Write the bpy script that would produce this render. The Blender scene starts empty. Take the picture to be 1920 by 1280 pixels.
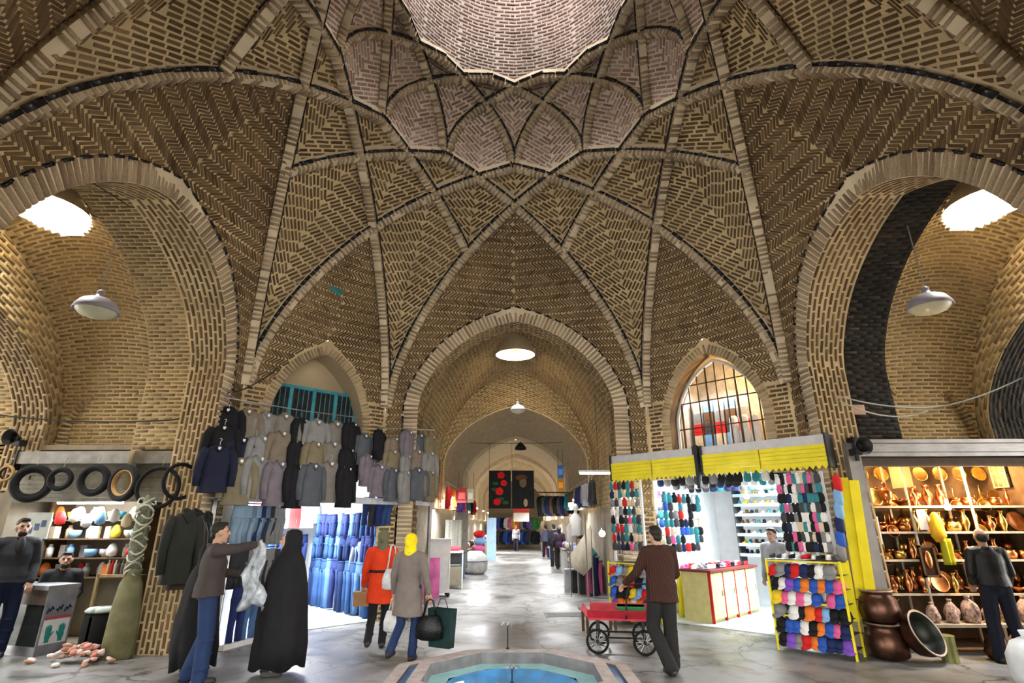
import bpy, bmesh, math, random
import numpy as np
from mathutils import Matrix, Vector
random.seed(7)
RNG = np.random.default_rng(7)
SC = bpy.context.scene
COL = SC.collection

# ---------------------------------------------------------------- camera
FPX, PITCH, YAW, ROLL, CX, CH = 1000.0, .3306, -.0056, .003, -.0128, 1.75

def ray(u, v):
    x = (u - 960) / FPX; y = (640 - v) / FPX
    c, s = math.cos(ROLL), math.sin(ROLL); x, y = c * x + s * y, -s * x + c * y
    c, s = math.cos(PITCH), math.sin(PITCH); Y = c - s * y; Z = s + c * y; X = x
    c, s = math.cos(YAW), math.sin(YAW); X, Y = c * X + s * Y, -s * X + c * Y
    return Vector((X, Y, Z))

def onY(u, v, Yv): d = ray(u, v); t = Yv / d.y; return Vector((CX + t * d.x, Yv, CH + t * d.z))
def onX(u, v, Xv): d = ray(u, v); t = (Xv - CX) / d.x; return Vector((Xv, t * d.y, CH + t * d.z))
def onZ(u, v, Zv): d = ray(u, v); t = (Zv - CH) / d.z; return Vector((CX + t * d.x, t * d.y, Zv))
def onP(u, v, p0, n):
    d = ray(u, v); o = Vector((CX, 0, CH)); n = Vector(n); t = (Vector(p0) - o).dot(n) / d.dot(n); return o + d * t
def onD(u, v, c):
    d = ray(u, v); sg = 1 if u > 960 else -1
    t = (c - sg * CX) / (sg * d.x + d.y); return Vector((CX + t * d.x, t * d.y, CH + t * d.z))

cam = bpy.data.cameras.new('camera'); cam.sensor_width = 36; cam.lens = 36 * FPX / 1920; cam.clip_start = .05; cam.clip_end = 300
camo = bpy.data.objects.new('camera', cam); COL.objects.link(camo)
F = ray(960, 640); R_ = ray(1960, 640) - F; U_ = ray(960, -360) - F
m3 = Matrix((R_, U_, -F)).transposed().to_4x4(); m3.translation = Vector((CX, 0, CH)); camo.matrix_world = m3
SC.camera = camo

# ---------------------------------------------------------------- sky, daylight, exposure
W = bpy.data.worlds.new('overcast_sky'); SC.world = W; W.use_nodes = True
W.node_tree.nodes['Background'].inputs[0].default_value = (1, .965, .9, 1)
W.node_tree.nodes['Background'].inputs[1].default_value = 4.2
SC.view_settings.view_transform = 'Standard'; SC.view_settings.look = 'None'
SC.view_settings.gamma = 1; SC.view_settings.use_curve_mapping = False
SC.view_settings.exposure = 1.2
for k_, v_ in dict(max_bounces=6, diffuse_bounces=3, glossy_bounces=2, transmission_bounces=2, transparent_max_bounces=4, caustics_reflective=False, caustics_refractive=False).items(): setattr(SC.cycles, k_, v_)

def area(name, loc, size, power, col=(1, 1, 1), rot=(0, 0, 0), shape='DISK', spread=math.pi):
    l = bpy.data.lights.new(name, 'AREA'); l.shape = shape; l.size = size; l.energy = power; l.color = col; l.spread = spread
    o = bpy.data.objects.new(name, l); COL.objects.link(o); o.location = loc; o.rotation_euler = rot; return o

def bulb(name, loc, power, col=(1, 1, 1), r=.06):
    l = bpy.data.lights.new(name, 'POINT'); l.energy = power; l.color = col; l.shadow_soft_size = r
    o = bpy.data.objects.new(name, l); COL.objects.link(o); o.location = loc; return o

# daylight falling in through the roof openings
area('dome_daylight', (0, 6.5, 13.45), 2.5, 95, (.92, .95, 1))
for sx in (-1, 1):
    area('bay_daylight', (sx * 7.15, 7.0, 7.75), 1.0, 300, (.95, .97, 1))
for k in (1, 3, 5): area('corridor_daylight', (0, 11.4 + 10.6 + 4.6 * k + 2.3, 7.2), 1.0, 480, (1, .97, .9))
area('corridor_daylight', (.03, 14.7, 8.0), .95, 420, (.95, .97, 1))

# ---------------------------------------------------------------- materials
MATS = {}
def mat(name, col, rough=.7, metal=0, var=.25, scale=6., bump=0, objvar=0, island=False, spec=.28, alpha=1, emit=0, trans=0, ecol=None):
    if name in MATS: return MATS[name]
    m = bpy.data.materials.new(name); m.use_nodes = True; N = m.node_tree.nodes; L = m.node_tree.links
    b = N['Principled BSDF']; b.inputs['Roughness'].default_value = rough; b.inputs['Metallic'].default_value = metal
    b.inputs['Specular IOR Level'].default_value = spec; b.inputs['Alpha'].default_value = alpha; b.inputs['Transmission Weight'].default_value = trans
    tc = N.new('ShaderNodeTexCoord'); ns = N.new('ShaderNodeTexNoise'); ns.inputs['Scale'].default_value = scale; ns.inputs['Detail'].default_value = 4
    L.new(tc.outputs['Object'], ns.inputs['Vector'])
    hs = N.new('ShaderNodeMapRange'); hs.inputs['To Min'].default_value = 1 - var; hs.inputs['To Max'].default_value = 1 + var
    hs.inputs['From Min'].default_value = .3; hs.inputs['From Max'].default_value = .7
    L.new(ns.outputs['Fac'], hs.inputs['Value'])
    val = hs.outputs['Result']
    if objvar or island:
        oi = N.new('ShaderNodeObjectInfo'); ad = N.new('ShaderNodeMath'); ad.operation = 'ADD'; ad.inputs[1].default_value = 0
        L.new(oi.outputs['Random'], ad.inputs[0])
        if island:
            g = N.new('ShaderNodeNewGeometry'); L.new(g.outputs['Random Per Island'], ad.inputs[1])
        fr = N.new('ShaderNodeMath'); fr.operation = 'FRACT'; L.new(ad.outputs[0], fr.inputs[0])
        mr = N.new('ShaderNodeMapRange'); ov = objvar or .35
        mr.inputs['To Min'].default_value = 1 - ov; mr.inputs['To Max'].default_value = 1 + ov
        L.new(fr.outputs[0], mr.inputs['Value'])
        mu = N.new('ShaderNodeMath'); mu.operation = 'MULTIPLY'; L.new(val, mu.inputs[0]); L.new(mr.outputs[0], mu.inputs[1]); val = mu.outputs[0]
    vm = N.new('ShaderNodeVectorMath'); vm.operation = 'SCALE'; vm.inputs[0].default_value = col[:3]; L.new(val, vm.inputs['Scale'])
    L.new(vm.outputs[0], b.inputs['Base Color'])
    if emit:
        m.cycles.emission_sampling = 'NONE'
        b.inputs['Emission Color'].default_value = (*(ecol or col)[:3], 1); b.inputs['Emission Strength'].default_value = emit
    if bump:
        n2 = N.new('ShaderNodeTexNoise'); n2.inputs['Scale'].default_value = scale * 5; n2.inputs['Detail'].default_value = 5; L.new(tc.outputs['Object'], n2.inputs['Vector'])
        bp = N.new('ShaderNodeBump'); bp.inputs['Strength'].default_value = bump; bp.inputs['Distance'].default_value = .02
        L.new(n2.outputs['Fac'], bp.inputs['Height']); L.new(bp.outputs[0], b.inputs['Normal'])
    MATS[name] = m; return m

def brick_mat(name, cols, stain=.35):
    """fired brick: tone differs from brick to brick, with slow stains across the vault"""
    if name in MATS: return MATS[name]
    m = bpy.data.materials.new(name); m.use_nodes = True; N = m.node_tree.nodes; L = m.node_tree.links
    b = N['Principled BSDF']; b.inputs['Roughness'].default_value = .85; b.inputs['Specular IOR Level'].default_value = .25
    oi = N.new('ShaderNodeObjectInfo'); g = N.new('ShaderNodeNewGeometry'); ad = N.new('ShaderNodeMath'); ad.operation = 'ADD'
    L.new(oi.outputs['Random'], ad.inputs[0]); L.new(g.outputs['Random Per Island'], ad.inputs[1])
    fr = N.new('ShaderNodeMath'); fr.operation = 'FRACT'; L.new(ad.outputs[0], fr.inputs[0])
    cr = N.new('ShaderNodeValToRGB'); L.new(fr.outputs[0], cr.inputs['Fac'])
    E = cr.color_ramp.elements
    while len(E) < len(cols): E.new(.5)
    for i, c in enumerate(cols): E[i].position = i / (len(cols) - 1); E[i].color = (*c, 1)
    ns = N.new('ShaderNodeTexNoise'); ns.inputs['Scale'].default_value = .9; ns.inputs['Detail'].default_value = 5; L.new(g.outputs['Position'], ns.inputs['Vector'])
    n2 = N.new('ShaderNodeTexNoise'); n2.inputs['Scale'].default_value = 40; n2.inputs['Detail'].default_value = 3; L.new(g.outputs['Position'], n2.inputs['Vector'])
    mr = N.new('ShaderNodeMapRange'); mr.inputs['From Min'].default_value = .3; mr.inputs['From Max'].default_value = .7
    mr.inputs['To Min'].default_value = 1 - stain; mr.inputs['To Max'].default_value = 1 + stain; L.new(ns.outputs['Fac'], mr.inputs['Value'])
    m2 = N.new('ShaderNodeMapRange'); m2.inputs['To Min'].default_value = .6; m2.inputs['To Max'].default_value = 1.4; L.new(n2.outputs['Fac'], m2.inputs['Value'])
    mu = N.new('ShaderNodeMath'); mu.operation = 'MULTIPLY'; L.new(mr.outputs[0], mu.inputs[0]); L.new(m2.outputs[0], mu.inputs[1])
    vm = N.new('ShaderNodeVectorMath'); vm.operation = 'SCALE'; L.new(cr.outputs['Color'], vm.inputs[0]); L.new(mu.outputs[0], vm.inputs['Scale'])
    L.new(vm.outputs[0], b.inputs['Base Color'])
    bp = N.new('ShaderNodeBump'); bp.inputs['Strength'].default_value = .4; bp.inputs['Distance'].default_value = .01
    L.new(n2.outputs['Fac'], bp.inputs['Height']); L.new(bp.outputs[0], b.inputs['Normal'])
    MATS[name] = m; return m

BR_TAN = brick_mat('brown_brick', [(.085, .05, .024), (.13, .08, .038), (.17, .112, .055), (.105, .066, .033), (.21, .14, .075)])
BR_OCH = brick_mat('ochre_brick', [(.20, .14, .065), (.27, .19, .085), (.33, .235, .115), (.24, .17, .085), (.18, .12, .06)], .3)
BR_PNK = brick_mat('rose_brick', [(.33, .21, .16), (.42, .29, .22), (.52, .38, .3), (.37, .25, .19), (.27, .17, .13)], .25)
BR_LGT = brick_mat('pale_brick', [(.33, .25, .16), (.42, .33, .22), (.48, .39, .27), (.38, .29, .19), (.29, .21, .13)], .3)
BR_RIB = brick_mat('rib_brick', [(.3, .22, .14), (.38, .29, .19), (.47, .37, .25), (.34, .255, .165), (.24, .17, .105)], .25)
BR_DOME = brick_mat('dome_brick', [(.13, .08, .06), (.18, .115, .085), (.24, .16, .125), (.16, .1, .075), (.11, .065, .05)], .3)
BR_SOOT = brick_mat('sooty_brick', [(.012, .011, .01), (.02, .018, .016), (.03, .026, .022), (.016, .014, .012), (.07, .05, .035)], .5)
MORT = mat('lime_mortar', (.56, .435, .25), .95, var=.25, scale=1.5, bump=.5, spec=.2)
MORT_O = mat('ochre_mortar', (.5, .4, .23), .95, var=.2, scale=1.5, bump=.5, spec=.2)
MORT_P = mat('rose_mortar', (.75, .66, .58), .95, var=.2, scale=1.5, bump=.5, spec=.2)
MORT_D = mat('dome_mortar', (.4, .34, .3), .95, var=.25, scale=1.5, bump=.5, spec=.2)
MORT_R = mat('rib_mortar', (.7, .59, .42), .95, var=.2, scale=2, bump=.4, spec=.2)
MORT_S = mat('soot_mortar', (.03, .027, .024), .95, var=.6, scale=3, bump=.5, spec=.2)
TILE_B = mat('black_glazed_tile', (.012, .013, .016), .25, var=.4, island=True)
TILE_T = mat('turquoise_glazed_tile', (.06, .3, .3), .25, var=.3, island=True)
PLASTER = mat('aged_plaster', (.5, .4, .26), .9, var=.15, scale=1.2, bump=.4)

# ---------------------------------------------------------------- mesh tools
class MB:
    def __init__(s): s.v = []; s.f = []; s.n = 0
    def add(s, v, f):
        v = np.asarray(v, float).reshape(-1, 3); s.v.append(v); s.f.extend([tuple(i + s.n for i in q) for q in f]); s.n += len(v); return s
    def box(s, c, size, R=None):
        x, y, z = [q / 2 for q in size]
        v = np.array([(-x, -y, -z), (x, -y, -z), (x, y, -z), (-x, y, -z), (-x, -y, z), (x, -y, z), (x, y, z), (-x, y, z)])
        if R is not None: v = v @ np.array(R).T
        return s.add(v + np.array(c), [(0, 3, 2, 1), (4, 5, 6, 7), (0, 1, 5, 4), (1, 2, 6, 5), (2, 3, 7, 6), (3, 0, 4, 7)])
    def bx(s, x0, x1, y0, y1, z0, z1): return s.box(((x0 + x1) / 2, (y0 + y1) / 2, (z0 + z1) / 2), (x1 - x0, y1 - y0, z1 - z0))
    def prism(s, poly, a, b):
        """poly of (p,q); a,b functions mapping (p,q)->3D at either end"""
        n = len(poly); v = [a(*p) for p in poly] + [b(*p) for p in poly]
        return s.add(v, [tuple(range(n))[::-1], tuple(range(n, 2 * n))] + [(i, (i + 1) % n, (i + 1) % n + n, i + n) for i in range(n)])
    def tube(s, pts, r, n=6, cap=True):
        P = [Vector(p) for p in pts]; rs = r if hasattr(r, '__len__') else [r] * len(P); vs = []; up = None
        for i, p in enumerate(P):
            t = (P[min(i + 1, len(P) - 1)] - P[max(i - 1, 0)]).normalized()
            if up is None: up = Vector((0, 0, 1)) if abs(t.z) < .9 else Vector((1, 0, 0))
            a = t.cross(up).normalized(); b = a.cross(t).normalized(); up = b
            vs += [p + (a * math.cos(2 * math.pi * k / n) + b * math.sin(2 * math.pi * k / n)) * rs[i] for k in range(n)]
        f = [(i * n + k, i * n + (k + 1) % n, (i + 1) * n + (k + 1) % n, (i + 1) * n + k) for i in range(len(P) - 1) for k in range(n)]
        if cap: f += [tuple(range(n))[::-1], tuple(range((len(P) - 1) * n, len(P) * n))]
        return s.add([tuple(v) for v in vs], f)
    def lathe(s, prof, n=16, c=(0, 0, 0), R=None, sx=1, sy=1, cap=True):
        v = [(r * math.cos(2 * math.pi * k / n) * sx, r * math.sin(2 * math.pi * k / n) * sy, z) for r, z in prof for k in range(n)]
        v = np.array(v)
        if R is not None: v = v @ np.array(R).T
        m = len(prof)
        f = [(i * n + k, i * n + (k + 1) % n, (i + 1) * n + (k + 1) % n, (i + 1) * n + k) for i in range(m - 1) for k in range(n)]
        if cap: f += [tuple(range(n))[::-1], tuple(range((m - 1) * n, m * n))]
        return s.add(v + np.array(c), f)
    def ball(s, c, r, n=10, m=7, R=None):
        r = r if hasattr(r, '__len__') else (r, r, r)
        prof = [(max(1e-4, math.sin(math.pi * i / m)), -math.cos(math.pi * i / m)) for i in range(m + 1)]
        v = np.array([(q * math.cos(2 * math.pi * k / n) * r[0], q * math.sin(2 * math.pi * k / n) * r[1], z * r[2]) for q, z in prof for k in range(n)])
        if R is not None: v = v @ np.array(R).T
        f = [(i * n + k, i * n + (k + 1) % n, (i + 1) * n + (k + 1) % n, (i + 1) * n + k) for i in range(m) for k in range(n)]
        return s.add(v + np.array(c), f)
    def grid(s, P):
        """P: array (a,b,3)"""
        a, b, _ = P.shape
        return s.add(P.reshape(-1, 3), [(i * b + j, i * b + j + 1, (i + 1) * b + j + 1, (i + 1) * b + j) for i in range(a - 1) for j in range(b - 1)])
    def mesh(s, name, smooth=False):
        me = bpy.data.meshes.new(name); me.from_pydata(np.concatenate(s.v).tolist() if s.v else [], [], s.f)
        if smooth: me.polygons.foreach_set('use_smooth', [True] * len(me.polygons))
        me.update(); return me
    def build(s, name, m, parent=None, smooth=False, **kw):
        return obj(name, s.mesh(name, smooth), m, parent, **kw)

def obj(name, me, m=None, parent=None, loc=None, rz=None, M=None):
    o = bpy.data.objects.new(name, me); COL.objects.link(o)
    if m is not None:
        if len(me.materials) == 0: me.materials.append(m)
        elif me.materials[0] is not m: o.material_slots[0].link = 'OBJECT'; o.material_slots[0].material = m
    if parent is not None: o.parent = parent
    if M is not None: o.matrix_world = M
    if loc is not None: o.location = loc
    if rz is not None: o.rotation_euler = (0, 0, rz)
    return o
def tag(o, label, cat, group=None):
    o['label'] = label; o['category'] = cat
    if group: o['group'] = group
    return o
def thing(name, label, cat, loc=(0, 0, 0), rz=0, group=None):
    o = bpy.data.objects.new(name, None); COL.objects.link(o); o.location = loc; o.rotation_euler = (0, 0, rz); o.empty_display_size = .1
    return tag(o, label, cat, group)
def struct(o, label=None):
    o['kind'] = 'structure'
    if label: o['label'] = label
    return o
def stuff(o): o['kind'] = 'stuff'; return o
def dup(root, loc, rz=0, label=None, group=None, mats=None):
    r = root.copy(); COL.objects.link(r); r.location = loc; r.rotation_euler = (0, 0, rz)
    if label: r['label'] = label
    if group: r['group'] = group
    for ch in root.children:
        c = ch.copy(); COL.objects.link(c); c.parent = r
        for g in ch.children:
            d = g.copy(); COL.objects.link(d); d.parent = c
    return r
def ordinal(n): return ['first', 'second', 'third', 'fourth', 'fifth', 'sixth', 'seventh', 'eighth', 'ninth', 'tenth', 'eleventh', 'twelfth', 'thirteenth', 'fourteenth', 'fifteenth', 'sixteenth'][n]
# ================================================================ the vault over the crossing
CC = np.array((0., 6.5)); D1 = 2.83; RV = 5.66; RAD = math.radians
def pchip(xs, ys):
    xs = np.array(xs, float); ys = np.array(ys, float); h = np.diff(xs); dl = np.diff(ys) / h; m = np.zeros(len(xs))
    for i in range(1, len(xs) - 1):
        if dl[i - 1] * dl[i] > 0:
            w1 = 2 * h[i] + h[i - 1]; w2 = h[i] + 2 * h[i - 1]; m[i] = (w1 + w2) / (w1 / dl[i - 1] + w2 / dl[i])
    m[0] = dl[0]; m[-1] = dl[-1]
    def f(x):
        x = np.clip(np.asarray(x, float), xs[0], xs[-1]); i = np.clip(np.searchsorted(xs, x, side='right') - 1, 0, len(h) - 1)
        t = (x - xs[i]) / h[i]; return (ys[i] * (1 + 2 * t) * (1 - t) ** 2 + h[i] * m[i] * t * (1 - t) ** 2 + ys[i + 1] * t * t * (3 - 2 * t) + h[i] * m[i + 1] * t * t * (t - 1))
    return f
def both(S, Z):
    f = pchip(S, Z); ss = np.linspace(0, S[-1], 400); zz = f(ss)
    return f, (lambda z: np.interp(z, zz[::-1], ss[::-1]))
ZA, Z1, Z2, Z3, Z4 = 8.84, 8.585, 8.195, 7.42, 4.15
archZ, archS = both([0, .758, 1.634, 2.83, 3.9, 4.55, 4.8, 4.9], [ZA, Z1, Z2, Z3, 6.35, 5.35, 4.7, Z4])
D2 = 2.0; YA, Y1, Y2, Y3 = 10.3, 10.17, 9.92, 8.84
arch2Z, arch2S = both([0, .536, 1.155, 1.62, 1.9, 2.0], [YA, Y1, Y2, 9.6, 9.2, Y3])
NORM = pchip([0, .155, .333, .5775, .796, .93, .98, 1], [1, .947, .864, .70, .47, .24, .11, 0])   # pointed arch, half width and rise of one
_t = np.linspace(0, 1, 200); _n = NORM(_t)
def pointed(z, w, z0, z1):
    """half width of a pointed arch at height z"""
    zn = np.clip((np.asarray(z, float) - z0) / (z1 - z0), 0, 1); return w * np.interp(zn, _n[::-1], _t[::-1]) * (np.asarray(z) <= z1)
def on_arch(d, delta, s):
    a = RAD(delta); return d * math.cos(a) - s * math.sin(a), d * math.sin(a) + s * math.cos(a)
def world(phi, r, q, z):
    a = RAD(phi); r = np.asarray(r, float); q = np.asarray(q, float)
    return np.stack([CC[0] + r * math.cos(a) - q * math.sin(a), CC[1] + r * math.sin(a) + q * math.cos(a), np.broadcast_to(z, r.shape) + 0 * r], -1)

class Patch:
    """a curved piece of masonry: P(x, y) in metres along and up the surface"""
    inward = np.array((0., 6.5, 3.))
    def __init__(s, P, inside, x0, x1, y0, y1): s.P, s.inside, s.x0, s.x1, s.y0, s.y1 = P, inside, x0, x1, y0, y1

def cell(phi, zs, rM, rB, qB, s0=None, mg=.03):
    zs = np.asarray(zs); rM = np.asarray(rM); rB = np.asarray(rB); qB = np.abs(np.asarray(qB)); s0 = np.zeros(len(zs)) if s0 is None else s0
    y = np.concatenate([[0], np.cumsum(np.hypot(np.diff(rM), np.diff(zs)))]); Wd = np.hypot(qB, rB - rM)
    def P(x, yy):
        x = np.asarray(x, float); z = np.interp(yy, y, zs); w = np.maximum(np.interp(yy, y, Wd), 1e-6); sr = np.abs(x) / w; sr = np.minimum(sr, 1.3)
        a = np.interp(yy, y, rM); b = np.interp(yy, y, rB); q = np.interp(yy, y, qB)
        return world(phi, a + (b - a) * sr, np.sign(x) * sr * q, z)
    def inside(x, yy):
        w = np.interp(yy, y, Wd); return (np.abs(x) <= w - mg) & (np.abs(x) >= np.interp(yy, y, s0 * Wd)) & (yy >= 0) & (yy <= y[-1])
    p = Patch(P, inside, -Wd.max(), Wd.max(), 0, y[-1])
    j = np.linspace(0, 1, 7); G = []
    for sg in (-1, 1):
        S = s0[:, None] + (1 - s0[:, None]) * j[None]
        G.append(world(phi, rM[:, None] + (rB - rM)[:, None] * S, sg * S * qB[:, None], zs[:, None]))
    p.grids = G; return p

def lay(p, kind, l=.25, w=.062, px=.275, py=.1, tilt=0., h=.014, th=35):
    """bricks on a patch -> arrays (centre, e1, e2, n, half sizes)"""
    X = []; Y = []; A = []; HL = []
    if kind == 'bond':
        t = math.tan(RAD(tilt)); px = px * math.cos(RAD(tilt)); py = py / math.cos(RAD(tilt)); ext = max(abs(p.x0), abs(p.x1)) * abs(t) + .2
        for k, yy in enumerate(np.arange(p.y0 - ext, p.y1 + ext, py)):
            xs = np.arange(p.x0 - px, p.x1 + px, px) + (px / 2 if k % 2 else 0) + RNG.uniform(-.02, .02)
            X.append(xs); Y.append(yy + t * np.abs(xs)); A.append(np.sign(xs) * RAD(tilt) + 0 * xs); HL.append(np.full(len(xs), l / 2))
    elif kind == 'zig':       # columns of slanting bricks, direction changing from column to column
        c = px
        for k, xx in enumerate(np.arange(p.x0 - c, p.x1 + c, c)):
            ys = np.arange(p.y0 - py, p.y1 + py, py); X.append(np.full(len(ys), xx + c / 2)); Y.append(ys + RNG.uniform(-.01, .01)); a = RAD(th) * (1 if k % 2 else -1)
            A.append(np.full(len(ys), a)); HL.append(np.full(len(ys), c / math.cos(RAD(th)) * .47))
    elif kind == 'zag':       # rows
        c = px
        for k, yy in enumerate(np.arange(p.y0 - c, p.y1 + c, c)):
            xs = np.arange(p.x0 - py, p.x1 + py, py); Y.append(np.full(len(xs), yy + c / 2)); X.append(xs); a = RAD(90 - th) * (1 if k % 2 else -1)
            A.append(np.full(len(xs), a)); HL.append(np.full(len(xs), c / math.cos(RAD(th)) * .47))
    X = np.concatenate(X); Y = np.concatenate(Y); A = np.concatenate(A); HL = np.concatenate(HL)
    A = A + RNG.normal(0, .025, len(A)); ca, sa = np.cos(A), np.sin(A)
    ts = np.linspace(-1, 1, 9); ins = np.stack([p.inside(X + t * HL * ca, Y + t * HL * sa) for t in ts], 1)
    lo = np.where(ins, ts, 9).min(1); hi = np.where(ins, ts, -9).max(1); keep = (hi - lo) > .45
    X, Y, ca, sa, HL, lo, hi = [q[keep] for q in (X, Y, ca, sa, HL, lo, hi)]
    if not len(X): return None
    mid = (lo + hi) / 2 * HL; X = X + mid * ca; Y = Y + mid * sa; HL = HL * (hi - lo) / 2
    e = .01
    C = p.P(X, Y); e1 = p.P(X + e * ca, Y + e * sa) - p.P(X - e * ca, Y - e * sa); e2 = p.P(X - e * sa, Y + e * ca) - p.P(X + e * sa, Y - e * ca)
    return frames(C, e1, e2, HL, w / 2, h / 2, p.inward)

def frames(C, e1, e2, hl, hw, hh, inward):
    n = lambda a: a / np.maximum(np.linalg.norm(a, axis=-1, keepdims=True), 1e-9)
    e1 = n(e1); nn = n(np.cross(e1, e2)); e2 = np.cross(nn, e1)
    fl = np.sign(((inward - C) * nn).sum(-1)); fl[fl == 0] = 1
    nn = nn * fl[:, None]; e2 = e2 * fl[:, None]
    k = len(C); hh = hh * RNG.uniform(.6, 1.4, k)
    return [C, e1, e2, nn, np.broadcast_to(hl, (k,)) + 0., np.broadcast_to(hw, (k,)) * RNG.uniform(.9, 1.1, k), hh]

UNIT_V = np.array([(-1, -1, -1), (1, -1, -1), (1, 1, -1), (-1, 1, -1), (-.95, -.85, 1), (.95, -.85, 1), (.95, .85, 1), (-.95, .85, 1)], float)
UNIT_F = [(4, 5, 6, 7), (0, 1, 5, 4), (1, 2, 6, 5), (2, 3, 7, 6), (3, 0, 4, 7)]
_unit = {}
def unit_brick(m, nm):
    if m.name not in _unit:
        me = bpy.data.meshes.new(nm); me.from_pydata(UNIT_V.tolist(), [], UNIT_F + [(0, 3, 2, 1)]); me.materials.append(m); _unit[m.name] = me
    return _unit[m.name]
FV = np.array(F); RVV = np.array(R_); UVV = np.array(U_); CAMP = np.array((CX, 0, CH))
def in_view(C, margin=0):
    d = C - CAMP; f = d @ FV; u = 960 + FPX * (d @ RVV) / np.maximum(f, .01); v = 640 - FPX * (d @ UVV) / np.maximum(f, .01)
    return (f > .1) & (u > -margin) & (u < 1920 + margin) & (v > -margin) & (v < 1280 + margin), f
def put_bricks(sets, m, parent, single=0, name='brick', mass='brickwork', cull=500):
    """the bricks that show largest as parts of their own, the rest joined"""
    sets = [s for s in sets if s is not None]
    if not sets: return
    C, e1, e2, n, hl, hw, hh = [np.concatenate([s[i] for s in sets]) for i in range(7)]
    _, f = in_view(C, cull); ok = np.ones(len(C), bool); C, e1, e2, n, hl, hw, hh, f = [q[ok] for q in (C, e1, e2, n, hl, hw, hh, f)]
    vis, _ = in_view(C, 0)
    facing = ((CAMP - C) * n).sum(-1) > 0
    score = np.where(vis & facing, hl / f, -1); order = np.argsort(-score); sing = order[:single]; sing = sing[score[sing] > 0]
    rest = np.setdiff1d(np.arange(len(C)), sing)
    me = unit_brick(m, name)
    for i in sing:
        M = Matrix.Identity(4)
        for c, (ax, sz) in enumerate(((e1[i], hl[i]), (e2[i], hw[i]), (n[i], hh[i]))):
            for r in range(3): M[r][c] = ax[r] * sz
        for r in range(3): M[r][3] = C[i][r]
        o = bpy.data.objects.new(name, me); COL.objects.link(o); o.parent = parent; o.matrix_world = M
    if len(rest):
        V = C[rest][:, None] + (UNIT_V[None, :, 0:1] * (e1 * hl[:, None])[rest][:, None] + UNIT_V[None, :, 1:2] * (e2 * hw[:, None])[rest][:, None] + UNIT_V[None, :, 2:3] * (n * hh[:, None])[rest][:, None])
        k = len(rest); Fc = (np.array(UNIT_F)[None] + 8 * np.arange(k)[:, None, None]).reshape(-1, 4)
        me = bpy.data.meshes.new(mass); me.vertices.add(8 * k); me.vertices.foreach_set('co', V.ravel()); nf = len(Fc)
        me.loops.add(4 * nf); me.loops.foreach_set('vertex_index', Fc.ravel().astype(np.int32)); me.polygons.add(nf)
        me.polygons.foreach_set('loop_start', np.arange(0, 4 * nf, 4, dtype=np.int32)); me.polygons.foreach_set('loop_total', np.full(nf, 4, dtype=np.int32))
        me.update(calc_edges=True); stuff(obj(mass, me, m, parent))
def shell(name, patches, m, parent=None, smooth=True):
    mb = MB()
    for p in patches:
        for g in p.grids: mb.grid(g)
    return mb.build(name, m, parent, smooth)

def zlev(*zz, n=10):
    o = []
    for a, b in zip(zz[:-1], zz[1:]): o += list(np.linspace(a, b, n, endpoint=False))
    return np.array(o + [zz[-1]])

# ---- ribs: arches laid in brick on edge, with a black tile line along either side
def rib(parent, phi, d, zf, smax, width=.17, depth=.13, pitch=.085, name='rib', smin=None):
    s = np.linspace(-smax if smin is None else smin, smax, 121); z = zf(np.abs(s)); pts = world(phi, np.full_like(s, d), s, z)
    L = np.concatenate([[0], np.cumsum(np.linalg.norm(np.diff(pts, axis=0), axis=1))])
    a = RAD(phi); er = np.array((math.cos(a), math.sin(a), 0))
    def frame(l):
        P = np.stack([np.interp(l, L, pts[:, i]) for i in range(3)], -1); T = np.stack([np.interp(l + .03, L, pts[:, i]) - np.interp(l - .03, L, pts[:, i]) for i in range(3)], -1)
        T /= np.maximum(np.linalg.norm(T, axis=1, keepdims=True), 1e-9); Nn = np.cross(T, er[None]); Nn = np.where((Nn[:, 2:3] > 0), -Nn, Nn); return P, T, Nn
    ls = np.linspace(0, L[-1], 90); P, T, Nn = frame(ls); mb = MB(); hw = width / 2 - .012
    ring = np.stack([P + er * hw * a_ + Nn * b_ for a_, b_ in ((-1, -.1), (-1, depth - .012), (1, depth - .012), (1, -.1))], 1); mb.grid(ring)
    r = mb.build(name, MORT_R, parent)
    lb = np.arange(.04, L[-1], pitch); P, T, Nn = frame(lb); k = len(lb)
    br = frames(P + Nn * (depth / 2), np.broadcast_to(er, (k, 3)) + RNG.normal(0, .02, (k, 3)), T, width / 2, pitch * .3, depth / 2 + .004, P + Nn)
    lt = np.arange(.1, L[-1], .26); P, T, Nn = frame(lt); k = len(lt)
    tl = [frames(P + er * sg * (width / 2 + .012) + Nn * .03, T, np.broadcast_to(er, (k, 3)), .122, .009, .026, P + Nn) for sg in (-1, 1)]
    return r, br, tl

ceiling = struct(MB().bx(-.01, .01, 6.49, 6.51, 14.3, 14.32).build('ceiling', MORT))
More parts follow.
